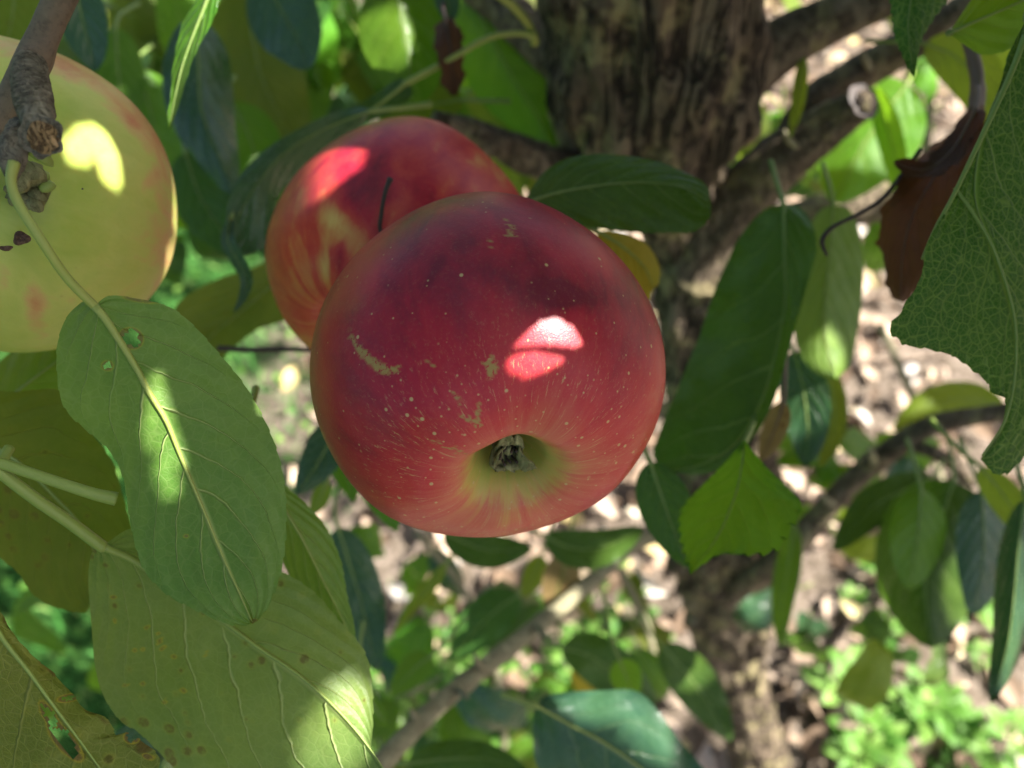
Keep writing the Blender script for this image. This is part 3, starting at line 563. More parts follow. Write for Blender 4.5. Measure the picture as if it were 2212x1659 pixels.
leaf('small golden spotted leaf tucked behind the upper right of the central apple', [(1290,500,.262),(1340,530,.262),(1390,575,.263),(1412,625,.264)], 'gold', left=[(1330,500),(1390,522),(1422,570),(1423,610)], right=[(1290,550),(1330,600),(1370,640),(1400,648)], dl=.003, dr=.004)
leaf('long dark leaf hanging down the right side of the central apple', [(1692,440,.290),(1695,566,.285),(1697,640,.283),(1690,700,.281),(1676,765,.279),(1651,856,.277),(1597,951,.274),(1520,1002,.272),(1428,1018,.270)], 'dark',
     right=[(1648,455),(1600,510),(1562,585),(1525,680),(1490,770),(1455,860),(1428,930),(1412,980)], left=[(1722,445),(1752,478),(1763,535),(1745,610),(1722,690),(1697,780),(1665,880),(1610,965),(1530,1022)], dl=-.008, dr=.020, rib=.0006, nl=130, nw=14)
leaf('upright yellow green leaf right of the long dark leaf', [(1800,440,.345),(1795,520,.345),(1785,620,.345),(1780,720,.345),(1805,820,.345)], 'under', right=[(1760,470),(1735,560),(1718,660),(1720,740),(1755,800)], left=[(1840,460),(1862,540),(1862,640),(1850,730),(1835,790)], dl=.01, dr=.005)
leaf('large bright green leaf behind the sawn off limb', [(1960,180,.46),(1900,260,.46),(1850,340,.46),(1800,440,.46)], 'bright', hw=110, dl=.01, dr=.01)
leaf('long yellow green leaf standing right of the sawn off limb', [(1890,190,.44),(1915,270,.44),(1935,350,.44),(1950,450,.44)], 'bright', hw=32, roll=30)
leaf('thin edge-on leaf hanging between the two right hand limbs', [(1735,118,.37),(1730,170,.37),(1722,230,.37),(1706,300,.37)], 'yellow', hw=16, roll=10)
leaf('green leaf with a sunlit tip under the upright yellow green leaf', [(1715,760,.36),(1735,840,.36),(1745,930,.36),(1740,1010,.36)], 'darkblue', hw=55, roll=10)
leaf('dull green leaf behind the sunlit tip leaf', [(1780,780,.42),(1800,860,.42),(1800,940,.42),(1770,1010,.42)], 'olive', hw=30, roll=20)
leaf('pale tan withered leaf curled under the long dark leaf', [(1692,868,.30),(1680,910,.30),(1660,960,.30),(1640,998,.30)], 'tan', hw=30, roll=25, tear=.6, stalk='stalk_r')
leaf('toothed heart shaped leaf below the long dark leaf', [(1608,956,.232),(1600,1020,.230),(1585,1080,.229),(1550,1160,.228),(1490,1242,.228)], 'green',
     right=[(1570,1000),(1520,1050),(1478,1095),(1468,1130),(1475,1185),(1486,1225)], left=[(1650,1010),(1700,1060),(1725,1092),(1705,1140),(1668,1190),(1610,1200),(1555,1198),(1515,1222)], dl=-.012, dr=.018, serr=2.2, wave=2.0, rib=.0003, nl=200, nw=14, petiole=[(1640,880,.30),(1618,935,.25)])
leaf('drooping leaf edge below the right side of the central apple', [(1405,1000,.27),(1425,1060,.27),(1450,1130,.27),(1488,1228,.27)], 'dark', hw=62, roll=15)
leaf('pointed toothed leaf tip hanging from the top right edge', [(1975,-80,.20),(1970,-20,.20),(1962,50,.20),(1966,110,.20),(1974,168,.20)], 'net',
     right=[(1935,-70),(1924,-20),(1928,30),(1934,75),(1948,115),(1960,145)], left=[(2060,-60),(2045,0),(2015,45),(1992,85),(1982,125)], dl=.004, dr=.003, rib=.0003, nl=120, nw=14, serr=1.5)
leaf('vivid green netted leaf in the top right corner', [(2050,72,.20),(2110,45,.20),(2190,10,.20),(2300,-40,.20),(2420,-90,.2)], 'bright', petiole=[(2070,60,.25),(2056,68,.21)],
     left=[(2075,35),(2110,-10),(2180,-60),(2300,-140),(2400,-150)], right=[(2085,96),(2120,116),(2170,110),(2215,88),(2290,60),(2380,0)], dl=.003, dr=.006, nl=140, nw=16, rib=.0004)
leaf('bright yellow green leaf behind the corner leaves at the upper right', [(2000,95,.34),(2060,120,.34),(2110,170,.34),(2140,240,.34),(2140,300,.34)], 'yellow', hw=55, roll=10)
leaf('huge netted leaf with an eaten ragged margin along the right edge', [(2218,40,.180),(2190,130,.179),(2140,240,.178),(2112,340,.177),(2108,440,.176),(2150,550,.176),(2190,680,.177),(2194,800,.178),(2172,910,.179),(2118,992,.180)], 'net',
     right=[(2185,105),(2150,210),(2095,340),(2050,440),(2010,520),(1988,600),(1945,675),(1925,700),(1955,740),(2060,772),(2120,812),(2150,850),(2172,862),(2158,940),(2122,985)],
     left=[(2262,100),(2300,300),(2330,500),(2330,700),(2290,880),(2215,985),(2180,1018),(2140,1012)], dl=.010, dr=-.002, petiole=[(2240,-60,.185),(2232,-10,.182)], rib=.0003, nl=280, nw=34, tear=1.2, wave=1.0, serr=.8)
LEAVES[-1]; hugo = LEAVES[-1]
def vein(parent, pts, r0, r1, name='vein'):
    P = [px(*p) for p in pts]; v, f = tube(P, np.linspace(r0, r1, len(P)), 8, 14*len(P)); return mesh(name, c2w(v), f, M['stalk'], parent)
vein(hugo, [(2214,78,.1775),(2187,150,.1772),(2160,212,.1765),(2092,355,.1750),(2058,425,.1745),(2020,495,.1743),(1992,560,.1745)], .0007, .00035)
vein(hugo, [(2062,405,.1750),(2108,470,.1742),(2150,548,.1742),(2190,680,.1752),(2193,800,.1762),(2172,905,.1772),(2122,985,.179)], .0004, .00025)
leaf('brown curled dead leaf on a thin dark stalk at the upper right', [(2108,232,.245),(2075,300,.245),(2020,380,.243),(1975,460,.242),(1950,550,.242),(1945,650,.242)], 'dead', left=[(2120,290),(2095,370),(2070,430),(2045,520),(2000,600),(1960,650)], right=[(2070,270),(2020,310),(1975,345),(1925,420),(1898,480),(1905,560),(1925,640)],
     dl=-.012, dr=.012, tear=2.4, wave=4, nl=160, nw=16, stalk='stalk_r', rib=.0006)
leaf('dark shrivelled scrap curled over the top of the brown dead leaf', [(2108,236,.238),(2060,320,.236),(2000,365,.234),(1930,352,.234)], 'dead', hw=36, roll=40, tear=2.6, wave=4, nw=12, nl=80, stalk='stalk_r', k=.4)
wood('twig', [(1988,322,.238),(1950,375,.237),(1905,430,.236),(1850,465,.236),(1800,490,.236),(1776,520,.236),(1786,553,.237)], [9,10,10,10,10,11,6], 'stalk_d', 12, 80, .15, 300, label='thin black hooked stalk at the right')
leaf('sunlit yellow green leaf above the right hand branch', [(2170,880,.52),(2090,862,.52),(2010,875,.52),(1930,930,.52)], 'yellow', hw=42, roll=12)
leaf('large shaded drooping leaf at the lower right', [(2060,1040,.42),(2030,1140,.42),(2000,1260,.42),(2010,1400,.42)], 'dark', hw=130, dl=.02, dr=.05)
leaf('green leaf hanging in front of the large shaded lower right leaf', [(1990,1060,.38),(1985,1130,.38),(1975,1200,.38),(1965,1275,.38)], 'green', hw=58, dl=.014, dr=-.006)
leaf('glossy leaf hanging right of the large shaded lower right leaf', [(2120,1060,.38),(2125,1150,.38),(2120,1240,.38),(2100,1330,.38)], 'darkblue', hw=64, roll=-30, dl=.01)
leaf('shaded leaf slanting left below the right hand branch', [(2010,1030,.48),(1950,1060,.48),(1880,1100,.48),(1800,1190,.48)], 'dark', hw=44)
leaf('blue green leaf with a sunlit face at the far right edge', [(2215,1080,.30),(2200,1180,.30),(2190,1290,.30),(2175,1400,.30),(2140,1520,.30)], 'darkblue', hw=44, dl=.006, dr=.01, roll=-25)
leaf('yellow petioled leaf above the blue green edge leaf', [(2120,1010,.33),(2160,1060,.33),(2200,1120,.33),(2240,1200,.33)], 'yellow', hw=38, roll=20)
leaf('big glossy blue green leaf at the bottom centre partly in the sun', [(1157,1524,.30),(1230,1565,.30),(1306,1605,.30),(1400,1670,.30),(1500,1740,.30),(1600,1810,.30)], 'darkblue',
     left=[(1190,1500),(1306,1492),(1374,1495),(1420,1535),(1460,1590),(1510,1650),(1580,1740)], right=[(1152,1580),(1165,1660),(1230,1760),(1360,1840),(1520,1850)], dl=.004, dr=.010, petiole=[(1085,1500,.31),(1120,1512,.305)], stalk='stalk_y', nl=140, nw=14)
leaf('small light green leaf standing above the big bottom leaf', [(1338,1425,.37),(1352,1460,.37),(1372,1510,.37)], 'bright', hw=36)
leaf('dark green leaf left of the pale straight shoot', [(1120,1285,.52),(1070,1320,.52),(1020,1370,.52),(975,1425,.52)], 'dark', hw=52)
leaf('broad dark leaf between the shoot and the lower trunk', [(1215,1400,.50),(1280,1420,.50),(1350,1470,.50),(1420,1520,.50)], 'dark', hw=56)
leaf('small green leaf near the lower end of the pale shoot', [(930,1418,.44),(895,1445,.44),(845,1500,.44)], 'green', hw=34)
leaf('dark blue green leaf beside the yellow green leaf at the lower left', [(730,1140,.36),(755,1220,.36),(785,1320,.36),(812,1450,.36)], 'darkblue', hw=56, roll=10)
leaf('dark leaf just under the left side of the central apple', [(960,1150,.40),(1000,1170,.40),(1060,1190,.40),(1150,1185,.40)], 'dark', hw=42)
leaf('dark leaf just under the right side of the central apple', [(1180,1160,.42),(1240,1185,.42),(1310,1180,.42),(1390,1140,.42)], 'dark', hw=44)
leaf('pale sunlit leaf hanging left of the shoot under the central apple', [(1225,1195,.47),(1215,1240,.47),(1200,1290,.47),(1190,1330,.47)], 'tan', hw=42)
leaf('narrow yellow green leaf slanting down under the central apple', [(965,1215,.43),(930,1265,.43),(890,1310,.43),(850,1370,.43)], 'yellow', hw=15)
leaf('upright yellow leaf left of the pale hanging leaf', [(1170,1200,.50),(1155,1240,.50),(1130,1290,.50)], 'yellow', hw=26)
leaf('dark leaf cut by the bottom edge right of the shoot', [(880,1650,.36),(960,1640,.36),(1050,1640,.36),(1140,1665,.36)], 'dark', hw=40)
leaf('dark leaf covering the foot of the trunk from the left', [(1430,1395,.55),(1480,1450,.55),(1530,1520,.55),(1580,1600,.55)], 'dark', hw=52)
leaf('yellow brown leaf between the bottom leaf and the broad dark leaf', [(1240,1440,.58),(1270,1470,.58),(1300,1510,.58)], 'gold', hw=34)
leaf('green leaf hanging along the right side of the lower trunk', [(1715,1130,.50),(1705,1210,.50),(1690,1300,.50),(1685,1400,.50)], 'green', hw=30, roll=20)
leaf('blue green leaf below the left side of the central apple', [(745,900,.29),(715,950,.29),(680,1010,.29),(640,1070,.29)], 'darkblue', hw=46, roll=10)
leaf('small green leaf just below left of the central apple', [(715,960,.32),(735,1000,.32),(755,1045,.32),(765,1085,.32)], 'green', hw=28)
leaf('pointed green leaf emerging under the left side of the central apple', [(770,990,.30),(800,1040,.30),(830,1090,.30),(858,1148,.30)], 'green', hw=34)
leaf('yellow leaf strip below the small green leaf', [(705,1040,.34),(690,1080,.34),(670,1115,.34)], 'yellow', hw=20)
leaf('round leaf behind the top of the twig over the yellow green apple', [(20,-60,.34),(30,0,.34),(20,70,.34),(0,130,.34)], 'olive', hw=80)
leaf('curled green leaf tip hanging in front of the lower twig', [(790,1490,.33),(810,1530,.33),(835,1560,.33),(862,1545,.33)], 'green', hw=16)
leaf('grey green leaf peeking between the bottom left leaves', [(250,1640,.30),(290,1600,.30),(320,1640,.30)], 'darkblue', hw=40)
for nm, q in (('stray petiole', [(-60,985,.150),(0,1000,.151),(120,1040,.153),(200,1066,.155),(252,1078,.157)]),):
    v, f = tube([px(*p) for p in q], [.0011,.0011,.0011,.0012,.0014], 10, 60)
    o = mesh('leaf_stalk', c2w(v), f, M['stalk'], None, origin=c2w(px(*q[0]))); o['label'] = 'bare green leaf stalk crossing the dull olive leaf at the left edge'; o['category'] = 'leaf stalk'

for k, q in enumerate([[(-50,60,.75),(300,20,.72),(620,90,.70),(900,60,.68),(1200,140,.6)], [(380,-60,.8),(520,130,.72),(600,330,.66),(640,520,.6)], [(60,-40,.7),(180,160,.7),(330,320,.7)],
        [(900,1150,.8),(1010,1290,.85),(1080,1480,.9),(1090,1680,.95)], [(1340,1230,.7),(1400,1360,.72),(1420,1500,.75)], [(1900,700,.8),(1990,900,.8),(2060,1100,.8),(2200,1250,.8)], [(1960,-60,.7),(2010,160,.72),(1990,420,.75)]]):
    wood('twig', q, [16]*len(q), 'twig', 12, 60, .1, 100, seed=40+k)
# ------------------------------------------------------------------ leaves nobody could tell apart, each an object of its own
def basis(tip, nrm):
    tip = tip/np.linalg.norm(tip); s = np.cross(tip, nrm); s /= np.linalg.norm(s); n = np.cross(s, tip); return np.stack([s, tip, n], 1)
def proto_leaf(mat, seed, ln=.08):
    bend = .012+.01*(seed % 3)
    V, F, UV, C = blade([(0, 0, 0), (0, ln*.33, bend), (0, ln*.66, bend), (0, ln, -bend*.6)], hw=ln*.27, cam=False, nl=34, nw=5, seed=seed, wave=2.2, serr=.6, dl=-.004-.003*(seed % 2), dr=-.005)
    v, f = tube([(0, -.025, -.006), (0, -.012, -.001), (0, 0, 0), (0, ln*.5, bend)], [.0008, .0007, .0007, .0003], 6, 26)
    me = []
    for nm, vv, ff, uv, mt in (('blade', V, F, UV, M[mat]), ('petiole', v, f, None, M['stalk'])):
        o = mesh(nm, vv, ff, mt, uv=uv); me.append(o.data); bpy.data.objects.remove(o)
    return me
PROTO = {m_: [proto_leaf(m_, s) for s in (1, 2, 3)] for m_ in ('dark', 'green', 'darkblue', 'olive', 'bright', 'yellow')}
from mathutils import Matrix
def place(label, group, pos, tip, nrm, scale, mat):
    me = random.choice(PROTO[mat]); t = thing('leaf', label, 'leaf', pos, group); del t['_org']
    t.matrix_world = Matrix.Translation(pos) @ Matrix(basis(tip, nrm).tolist()).to_4x4() @ Matrix.Scale(scale, 4)
    for nm, d in zip(('blade', 'petiole'), me): link(bpy.data.objects.new(nm, d), t)
def fill(n, x0, x1, y0, y1, z0, z1, mats, label, group, sc=(.8, 1.15), excl=()):
    k = 0; tries = 0
    while k < n and tries < n*20:
        tries += 1
        x, y, z = random.uniform(x0, x1), random.uniform(y0, y1), random.uniform(z0, z1)
        if any(a < x < b and c < y < d for a, b, c, d in excl): continue
        tip = np.array([random.gauss(0, .55), random.gauss(-.1, .45), -1.0]); nrm = np.array([random.gauss(.1, .6), random.gauss(-.9, .5), random.gauss(.9, .5)])
        place(label, group, c2w(px(x, y, z)), tip, nrm, random.uniform(*sc), random.choice(mats)); k += 1
fill(105, -60, 1180, -60, 330, .48, .85, ['dark','green','green','olive','bright','green','yellow','darkblue'], 'blurred leaf in the shaded foliage filling the upper left background', 'blurred leaves of the upper left background')
fill(12, 380, 620, 250, 520, .48, .70, ['dark','green','darkblue'], 'blurred dark leaf in the gap between the yellow green and streaked red apples', 'blurred leaves between the two rear apples', (.7, .95))
fill(26, 1560, 2230, -60, 420, .58, 1.0, ['green','bright','olive','yellow','dark'], 'blurred leaf behind the limbs in the upper right background', 'blurred leaves behind the right hand limbs', excl=[(2020, 2150, 150, 420)])
fill(38, 700, 1480, 1180, 1640, .62, 1.15, ['dark','green','darkblue','green','olive'], 'blurred leaf hanging over the leaf litter below the central apple', 'blurred leaves below the central apple', (.8, 1.2))
fill(20, 1700, 2230, 820, 1420, .58, .95, ['dark','green','yellow','darkblue'], 'blurred leaf hanging around the right hand branch', 'blurred leaves around the right hand branch', (.8, 1.1), excl=[(1840, 1990, 600, 860)])
fill(8, -60, 330, 1180, 1640, .60, .9, ['green','dark','bright'], 'blurred leaf over the lawn behind the big left leaves', 'blurred leaves over the lawn at the left', (.8, 1.1))
# ------------------------------------------------------------------ ground
def batch(C, Rm, sc, ln=.08, wd=.022, n=8, m=5, bend=.010, fold=.006, prof=.62):
    """many bent leaves in one array.  C (k,3), Rm (k,3,3), sc (k,)"""
    t = np.linspace(0, 1, n); u = np.linspace(-1, 1, m); P = np.zeros((n, m, 3))
    w_ = profile(t, prof)*wd
    P[..., 0] = w_[:, None]*u; P[..., 1] = (t*ln)[:, None]; P[..., 2] = (bend*np.sin(t*np.pi*.9))[:, None] + fold*(np.abs(u)**1.4)[None, :]*w_[:, None]/wd
    P = P.reshape(-1, 3); V = np.einsum('kij,pj->kpi', Rm, P)*sc[:, None, None] + C[:, None, :]
    F0 = gridf(n, m); F = (F0[None]+(np.arange(len(C))*len(P))[:, None, None]).reshape(-1, 4)
    UV = np.stack([np.tile(u, n), np.repeat(t, m)], 1); return V.reshape(-1, 3), F, np.tile(UV, (len(C), 1)), len(P)
def rots(k, tilt, r=rng):
    """random rotations: leaf plane normal near up with the given spread"""
    nrm = np.stack([r.normal(0, tilt, k), r.normal(0, tilt, k), np.ones(k)], 1); nrm /= np.linalg.norm(nrm, axis=1)[:, None]
    a = r.uniform(0, 2*np.pi, k); tip = np.stack([np.cos(a), np.sin(a), np.zeros(k)], 1); tip -= nrm*(tip*nrm).sum(1)[:, None]; tip /= np.linalg.norm(tip, axis=1)[:, None]
    s = np.cross(tip, nrm); return np.stack([s, tip, nrm], 2)
def gpt(x, y):
    d = c2w(px(x, y, 1.0))-CAM; p = CAM+d*(-CAM[2]/d[2]); return p
def gh(x, y): return .02*np.sin(x*2.1+1)*np.cos(y*1.7) + .008*np.sin(x*7+y*5)
m = N('soil'); ob = m.n('TexCoord').outputs['Object']
c = m.ramp(m.noise(ob, 9, 6, .7), [(.3, (.06,.045,.034)), (.5, (.15,.12,.09)), (.7, (.32,.26,.21))])
c = m.mix(m.step(m.noise(ob, 60, 4, .7), .45, .7), c, (.36,.29,.24))
sx = m.n('SeparateXYZ', {0: ob}).outputs[0]
c = m.mix(m.step(m.math('ADD', sx, m.math('MULTIPLY', m.noise(ob, 3, 3), .5)), -.55, -.30, 1, 0), c, (.035,.10,.02))
M['soil'] = m.done(m.n('BsdfPrincipled', {'Base Color': c, 'Roughness': .95, 'Specular IOR Level': .1, 'Normal': m.bump(m.noise(ob, 40, 6, .7), 1, .03)}))
gx = np.r_[-40, -15, np.linspace(-6, 6, 121), 15, 40]; gX, gY = np.meshgrid(gx, gx+2, indexing='ij')
o = mesh('ground', np.stack([gX, gY, np.where((abs(gX) < 7), gh(gX, gY), 0)], -1).reshape(-1, 3), gridf(len(gx), len(gx)), M['soil'], origin=np.zeros(3)); o['kind'] = 'structure'; o['label'] = 'sunlit bare soil and mulch under the apple tree'
def tint_mat(name, stops, rough=.8, trans=.15, spec=.25):
    m = N(name); f = m.attr('tint'); c = m.ramp(f, stops); ob = m.n('TexCoord').outputs['Object']
    c = m.mix(m.math('MULTIPLY', m.noise(ob, 90, 3), .4), c, m.mix(.5, c, (.02,.02,.01)))
    return m.done(m.n('MixShader', {0: trans, 1: m.n('BsdfPrincipled', {'Base Color': c, 'Roughness': rough, 'Specular IOR Level': spec}), 2: m.n('BsdfTranslucent', {'Color': c})}))
M['litter'] = tint_mat('dry_litter', [(0, (.07,.045,.03)), (.3, (.22,.15,.10)), (.5, (.46,.34,.25)), (.75, (.64,.50,.39)), (.88, (.62,.50,.22)), (1, (.75,.70,.66))])
M['grass'] = tint_mat('grass_blade', [(0, (.04,.15,.03)), (.4, (.07,.26,.05)), (.75, (.12,.36,.08)), (1, (.28,.42,.12))], .55, .35)
M['weed'] = tint_mat('weed_leaf', [(0, (.05,.16,.02)), (.5, (.12,.28,.04)), (1, (.22,.38,.08))], .5, .35)
def stuff(name, label, V, F, mat, k, per, uv=None, t=None):
    t = rng.uniform(0, 1, k) if t is None else t
    o = mesh(name, V, F, M[mat], uv=uv, attrs={'tint': np.repeat(t, per)}, origin=np.zeros(3)); o['kind'] = 'stuff'; o['label'] = label; return o
K = 9000; x = rng.uniform(-.9, 3.2, K); y = rng.uniform(-.5, 4.6, K); keep = x > -.45+rng.normal(0, .15, K); x, y = x[keep], y[keep]; K = len(x)
Cn = np.stack([x, y, gh(x, y)+rng.uniform(.003, .03, K)], 1)
V, F, UV, per = batch(Cn, rots(K, .55), rng.uniform(.55, 1.1, K)**2.2*1.6, .055, .014, 5, 4, .012, .008)
stuff('leaf_litter', 'dry tan and pinkish leaf litter covering the soil', V, F, 'litter', K, per, UV)
K = 60000; x = rng.uniform(-4.2, .1, K); y = rng.uniform(-.6, 5.5, K); keep = x < -.5+rng.normal(0, .16, K); x, y = x[keep], y[keep]; K = len(x)
Cn = np.stack([x, y, gh(x, y)-.003], 1); Rg = rots(K, .35)[:, :, [0, 2, 1]]
V, F, UV, per = batch(Cn, Rg, rng.uniform(.5, 1.3, K), .065, .0030, 4, 2, .02, 0, .5)
stuff('grass', 'short green lawn grass beyond the mulch at the left', V, F, 'grass', K, per, UV)
K = 5000; x = rng.uniform(-3.6, -.3, K); y = rng.uniform(-.4, 5, K); keep = x < -.55+rng.normal(0, .2, K); x, y = x[keep], y[keep]; K = len(x)
V, F, UV, per = batch(np.stack([x, y, gh(x, y)+rng.uniform(.02, .05, K)], 1), rots(K, .4), rng.uniform(.5, 1.1, K), .03, .012, 5, 4, .004, .003, .4)
kk = 1100; pc = np.array([gpt(*q)[:2] for q in ((1010,1480),(1120,1560),(1230,1620),(1000,1640),(1300,1400),(780,1560))])
xy = pc[rng.integers(0, len(pc), kk)]+rng.normal(0, .06, (kk, 2))
V2, F2, UV2, _ = batch(np.stack([xy[:, 0], xy[:, 1], gh(xy[:, 0], xy[:, 1])+rng.uniform(.015, .06, kk)], 1), rots(kk, .5), rng.uniform(.5, 1.2, kk), .032, .010, 5, 4, .004, .003, .5)
F = np.vstack([F, F2+len(V)]); V = np.vstack([V, V2]); UV = np.vstack([UV, UV2]); K += kk
stuff('ground_cover', 'small round clover-like leaves growing in the lawn', V, F, 'weed', K, per, UV)
# weed seedlings standing in the litter
def weed_mesh(s, h=.07):
    r = np.random.default_rng(s); k = 12; a = np.arange(k)*2.4; C_ = np.stack([.012*np.cos(a), .012*np.sin(a), np.linspace(.015, h, k)], 1)
    tip = np.stack([np.cos(a), np.sin(a), r.uniform(.0, .6, k)], 1); tip /= np.linalg.norm(tip, axis=1)[:, None]; nr = np.tile([0, 0, 1.0], (k, 1)); sd = np.cross(tip, nr); sd /= np.linalg.norm(sd, axis=1)[:, None]; nn = np.cross(sd, tip)
    V, F, UV, per = batch(C_, np.stack([sd, tip, nn], 2), np.linspace(1.15, .5, k), .045, .013, 7, 5, .006, .003)
    o1 = mesh('foliage', V, F, M['weed'], uv=UV, attrs={'tint': np.repeat(r.uniform(.2, 1, k), per)}); v, f = tube([(0, 0, -.01), (.003, 0, h*.5), (0, .003, h)], [.0018, .0015, .0008], 8, 14); o2 = mesh('stem', v, f, M['stalk'])
    d = (o1.data, o2.data); bpy.data.objects.remove(o1); bpy.data.objects.remove(o2); return d
WM = [weed_mesh(s, h) for s, h in ((1, .07), (2, .10), (3, .05))]
for k in range(29):
    if k < 13: x, y = random.gauss(1930, 150), random.gauss(1560, 90)
    elif k < 22: x, y = random.gauss(1000, 90), random.gauss(1570, 50)
    else: x, y = random.uniform(1800, 2200), random.uniform(1250, 1450)
    p = gpt(x, y); t = thing('weed', 'leafy green weed seedling growing out of the dry litter', 'weed', (p[0], p[1], gh(p[0], p[1])), 'weed seedlings in the litter'); del t['_org']
    t.rotation_euler = (0, 0, random.uniform(0, 6.3)); sc_ = random.uniform(.6, 1.7); t.scale = (sc_,)*3
    for nm, d in zip(('foliage', 'stem'), WM[k % 3]): link(bpy.data.objects.new(nm, d), t)
# bark chips and sticks among the litter
M['chip'] = bark_mat('stick_bark', (.20,.15,.11), (.34,.27,.21), (.05,.035,.025), .6)
for k, (x, y, ln, a) in enumerate([(1900,790,.35,.1), (1760,1640,.25,1.2), (1820,1370,.30,.9), (760,1180,.2,.3), (2080,1560,.22,2.0), (1700,1480,.30,-.2), (900,1330,.2,.7), (1260,1570,.22,2.4)]):
    p = gpt(x, y); d = np.array([math.cos(a), math.sin(a), .02])*ln/2; z = gh(p[0], p[1])+.018
    v, f = tube([p-d+[0, 0, z], p+[0, 0, z+.006], p+d+[.02, 0, z]], [.008, .009, .005], 12, 30, .25, 60, seed=k)
    o = mesh('stick', v, f, M['chip'], origin=p); o['label'] = 'weathered stick lying on the leaf litter'; o['category'] = 'stick'; o['group'] = 'sticks lying in the litter'

# ------------------------------------------------------------------ unseen crown overhead: shades the fruit, holes cut for chosen sun spots
LP = LC/np.linalg.norm(LC); e1 = np.cross(LP, [0, 1, 0]); e1 /= np.linalg.norm(e1); e2 = np.cross(LP, e1)
def plane(p): p = np.asarray(p); return np.stack([p@e1, p@e2], -1)
def onapple(A, x, y):
    d = px(x, y, 1.0); d /= np.linalg.norm(d); c, R = A[1], A[3]*.97; b = d@c; q = b*b-(c@c-R*R); return d*(b-math.sqrt(max(q, 0)))
def ell(x, y, rx, ry, ang=0, n=14):
    a = np.linspace(0, 2*np.pi, n, endpoint=False); ca, sa = math.cos(math.radians(ang)), math.sin(math.radians(ang))
    return [(x+rx*math.cos(t)*ca-ry*math.sin(t)*sa, y+rx*math.cos(t)*sa+ry*math.sin(t)*ca) for t in a]
BEAMS = []                                                         # (polygon in the beam plane, growth in the far crown)
def beam(poly, where, grow=1.45):
    P = [onapple(where, *q) if isinstance(where, tuple) else px(q[0], q[1], where) for q in poly]; Q = plane(np.array(P)); BEAMS.append((Q, grow))
beam([(1112,748),(1135,722),(1165,696),(1200,688),(1238,708),(1260,742),(1240,750),(1180,744)], A_MAIN)
beam([(1112,766),(1150,760),(1200,766),(1222,776),(1195,795),(1150,808),(1112,800),(1098,782)], A_MAIN)
beam([(610,455),(640,380),(700,345),(772,345),(760,385),(700,430),(650,480),(612,500)], A_BACK)
beam([(128,330),(160,290),(195,280),(225,300),(250,345),(258,400),(245,420),(215,400),(200,350),(178,375),(140,372)], A_GREEN)
beam([(366,380),(382,380),(382,520),(368,500)], A_GREEN); beam([(350,560),(372,530),(376,590),(345,625)], A_GREEN)
beam([(322,815),(345,812),(362,850),(385,900),(415,950),(425,990),(395,990),(330,960),(310,920),(318,860)], .148)
beam([(318,1010),(345,995),(365,1020),(385,1055),(380,1080),(350,1085),(322,1050)], .1525)
beam(ell(430, 60, 40, 70, -25), .207, 1.2); beam(ell(392, 175, 12, 60, 12), .208, 1.2)
beam(ell(1395, 1560, 90, 26, 48), .30, 1.3); beam(ell(1320, 1515, 60, 20, 0), .30, 1.3)
beam(ell(2195, 1330, 26, 120, 5), .30, 1.2); beam(ell(825, 85, 42, 40), .335, 1.3); beam(ell(1045, 165, 30, 20, -40), .44, 1.1)
beam(ell(1700, 830, 20, 50), .36, 1.1); beam(ell(1730, 900, 18, 18), .36, 1.1); beam(ell(735, 1570, 34, 70, 30), .172, 1.0)
beam(ell(560, 860, 20, 60, 20), .16, 1.0); beam(ell(1425, 515, 26, 16, -20), .455, 1.1); beam(ell(1330, 200, 30, 14, 60), .37, 1.0); beam(ell(1560, 1350, 60, 90, 0), .9, 1.4)
rb = random.Random(5)
for x, y, r in ((400, 520, 60), (440, 440, 30), (60, 1370, 70), (160, 1440, 40), (560, 860, 60), (600, 900, 40), (430, 600, 40), (860, 1240, 60), (1000, 1400, 60), (2100, 1600, 90), (1900, 700, 60), (90, 1560, 40), (520, 930, 40)):
    zz = w2c(gpt(x, y))[2]; BEAMS.append((plane(np.array([px(q[0], q[1], zz) for q in ell(x, y, r, r*.7, rb.uniform(0, 180))])), 1.2))
for k in range(34):
    x, y = (rb.uniform(0, 1160), rb.uniform(0, 330)) if k < 20 else (rb.uniform(1640, 2200), rb.uniform(0, 420)) if k < 26 else (rb.uniform(900, 2200), rb.uniform(1180, 1600))
    if abs(x-1866) < 110 and abs(y-218) < 90: continue
    beam(ell(x, y, rb.uniform(18, 55), rb.uniform(12, 40), rb.uniform(0, 180)), rb.uniform(.45, .8), 1.2)
def inpoly(P, Q):
    r = np.zeros(len(P), bool); x, y = P[:, 0], P[:, 1]
    for i in range(len(Q)):
        x1, y1 = Q[i]; x2, y2 = Q[i-1]; c = ((y1 > y) != (y2 > y)); r ^= c & (x < (x2-x1)*(y-y1)/(y2-y1+1e-15)+x1)
    return r
def cut(V, F, far):  # drops leaf faces along the beams, so the holes shape the sunlight
    Vc = w2c(V); fc = Vc[F].mean(1); Q = plane(fc); kill = np.zeros(len(F), bool)
    for poly, g in BEAMS:
        c = poly.mean(0); pg = c+(poly-c)*(g if far else 1.0)+((poly-c)/np.linalg.norm(poly-c, axis=1)[:, None]*.006 if far else 0)
        lo, hi = pg.min(0), pg.max(0); near = ((Q > lo) & (Q < hi)).all(1); idx = np.where(near)[0]
        if len(idx): kill[idx] |= inpoly(Q[idx], pg)
    return F[~kill]
CROWN = thing('shade_canopy', 'unseen leafy apple branches overhead that shade the fruit, with holes cut for sunbeams', 'branch', CAM+np.array([.6, 0, .9]))  # out of view, set along the sun direction to shade the fruit
K = 1500
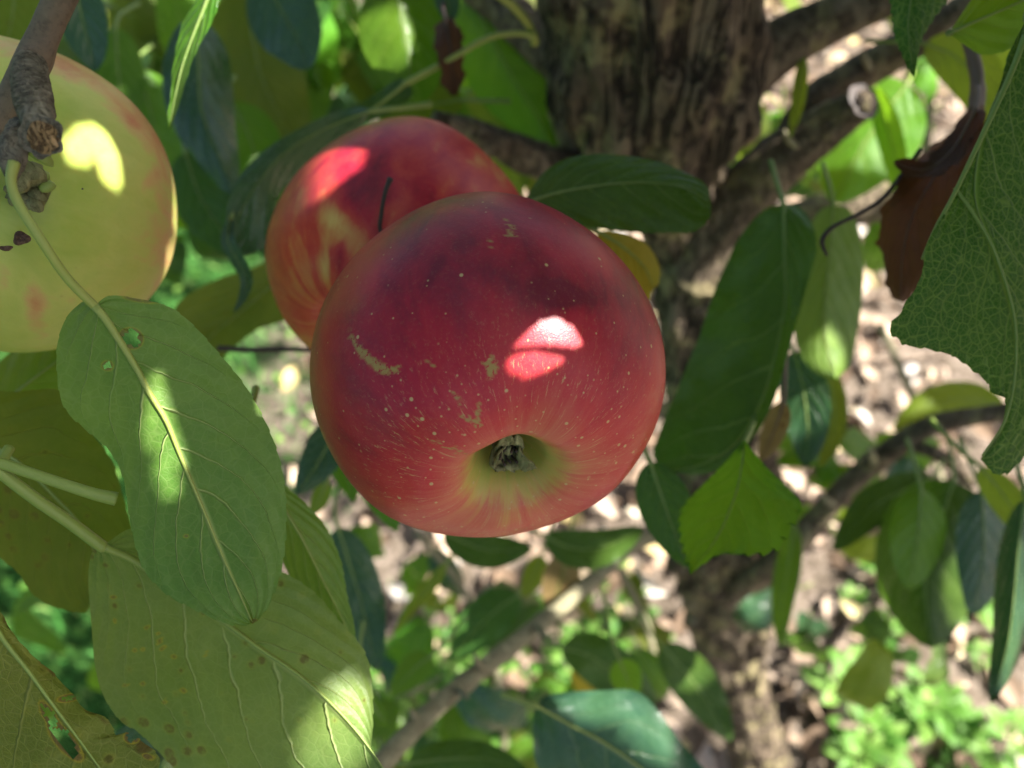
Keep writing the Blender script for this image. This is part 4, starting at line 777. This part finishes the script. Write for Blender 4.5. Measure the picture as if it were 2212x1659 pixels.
zc = rng.uniform(.12, .62, K); X = (rng.uniform(-150, 2360, K)-CX)*zc/FPX; Y = (CY-rng.uniform(-150, 1800, K))*zc/FPX
T_ = rng.uniform(.50, 1.15, K); Pc = np.stack([X, Y, zc], 1)+LP*T_[:, None]; Cw = c2w(Pc)
V, F, UV, per = batch(Cw, rots(K, .6), rng.uniform(.8, 1.2, K), .085, .025, 22, 12, .012, .006)
def in_frame(V, per):
    Vc = w2c(V); zz = Vc[:, 2]; xx = Vc[:, 0]/np.maximum(zz, 1e-3)*FPX+CX; yy = CY-Vc[:, 1]/np.maximum(zz, 1e-3)*FPX
    bad = (zz > .004) & (xx > -260) & (xx < 2470) & (yy > -260) & (yy < 1920); return bad.reshape(-1, per).any(1) | (np.linalg.norm(Vc, axis=1).reshape(-1, per).min(1) < .12)
bad = in_frame(V, per); nf = len(F)//K; F = F.reshape(K, nf, 4)[~bad].reshape(-1, 4); F = cut(V, F, True)
o = mesh('foliage', V, F, M['crown'], CROWN, uv=UV); o['kind'] = 'stuff'
# wider unseen crown, sparse, added to dapple the ground
K = 1500; th = rng.uniform(0, 2*np.pi, K); rr = 2.3*np.sqrt(rng.uniform(0, 1, K)); Cw = np.stack([.6+rr*np.cos(th), .5+rr*np.sin(th), rng.uniform(2.2, 3.2, K)], 1)
cl = rng.normal(0, .12, (K//6, 1, 3))+np.zeros((1, 6, 1)); Cw = (Cw.reshape(K//6, 6, 3)[:, :1]+rng.normal(0, .10, (K//6, 6, 3))+cl).reshape(-1, 3)[:K]
V, F, UV, per = batch(Cw, rots(len(Cw), .6), rng.uniform(.9, 1.3, len(Cw)), .09, .027, 8, 6, .012, .006); F = cut(V, F, True)
o = mesh('outer_foliage', V, F, M['crown'], CROWN, uv=UV); o['kind'] = 'stuff'
for k, (a, b) in enumerate([((.42, .12, 1.75), (1.1, -.2, 2.5)), ((.45, .15, 1.8), (.9, .9, 2.8))]):
    a, b = np.array(a), np.array(b); v, f = tube([a, (a+b)/2+[.05, 0, .04], b], [.025, .017, .008], 20, 50, .15, 20, seed=k); mesh('limb', v, f, M['limb'], CROWN)
# added unseen leaves close by, holes cut in them to shape the sun spots
def shade(label, x, y, where, dist, size=.075, tw=0):
    p = onapple(where, x, y) if isinstance(where, tuple) else px(x, y, where); c = p+LP*dist
    tip = e1*math.cos(tw)+e2*math.sin(tw); side = np.cross(tip, LP); R_ = np.stack([side, tip, LP], 1); c = c-tip*size*.5
    V, F, UV, per = batch(c[None], R_[None], np.array([1.0]), size, size*.33, 260, 140, .003, .002); V = c2w(V)
    bad = in_frame(V, per)
    t = thing('leaf', label, 'leaf', V[0], 'leaves of the apple tree'); F = cut(V, F, False); mesh('blade', V, F, M['crown'], t, uv=UV)
    print('shade leaf in frame' if bad[0] else 'shade leaf ok', label)
shade('added unseen leaf with holes cut to shape the sun on the central apple', 1175, 750, A_MAIN, .165, .085, .4)
shade('added unseen leaf with holes cut to shape the sun on the yellow green apple', 205, 350, A_GREEN, .34, .10, 1.0)
shade('added unseen leaf with holes cut to shape the sun on the streaked apple', 690, 420, A_BACK, .34, .09, .2)
shade('added unseen leaf with holes cut to shape the sun on the left hand leaf', 360, 940, .149, .30, .09, 1.8)
for o in S.objects:
    if '_org' in o: del o['_org']
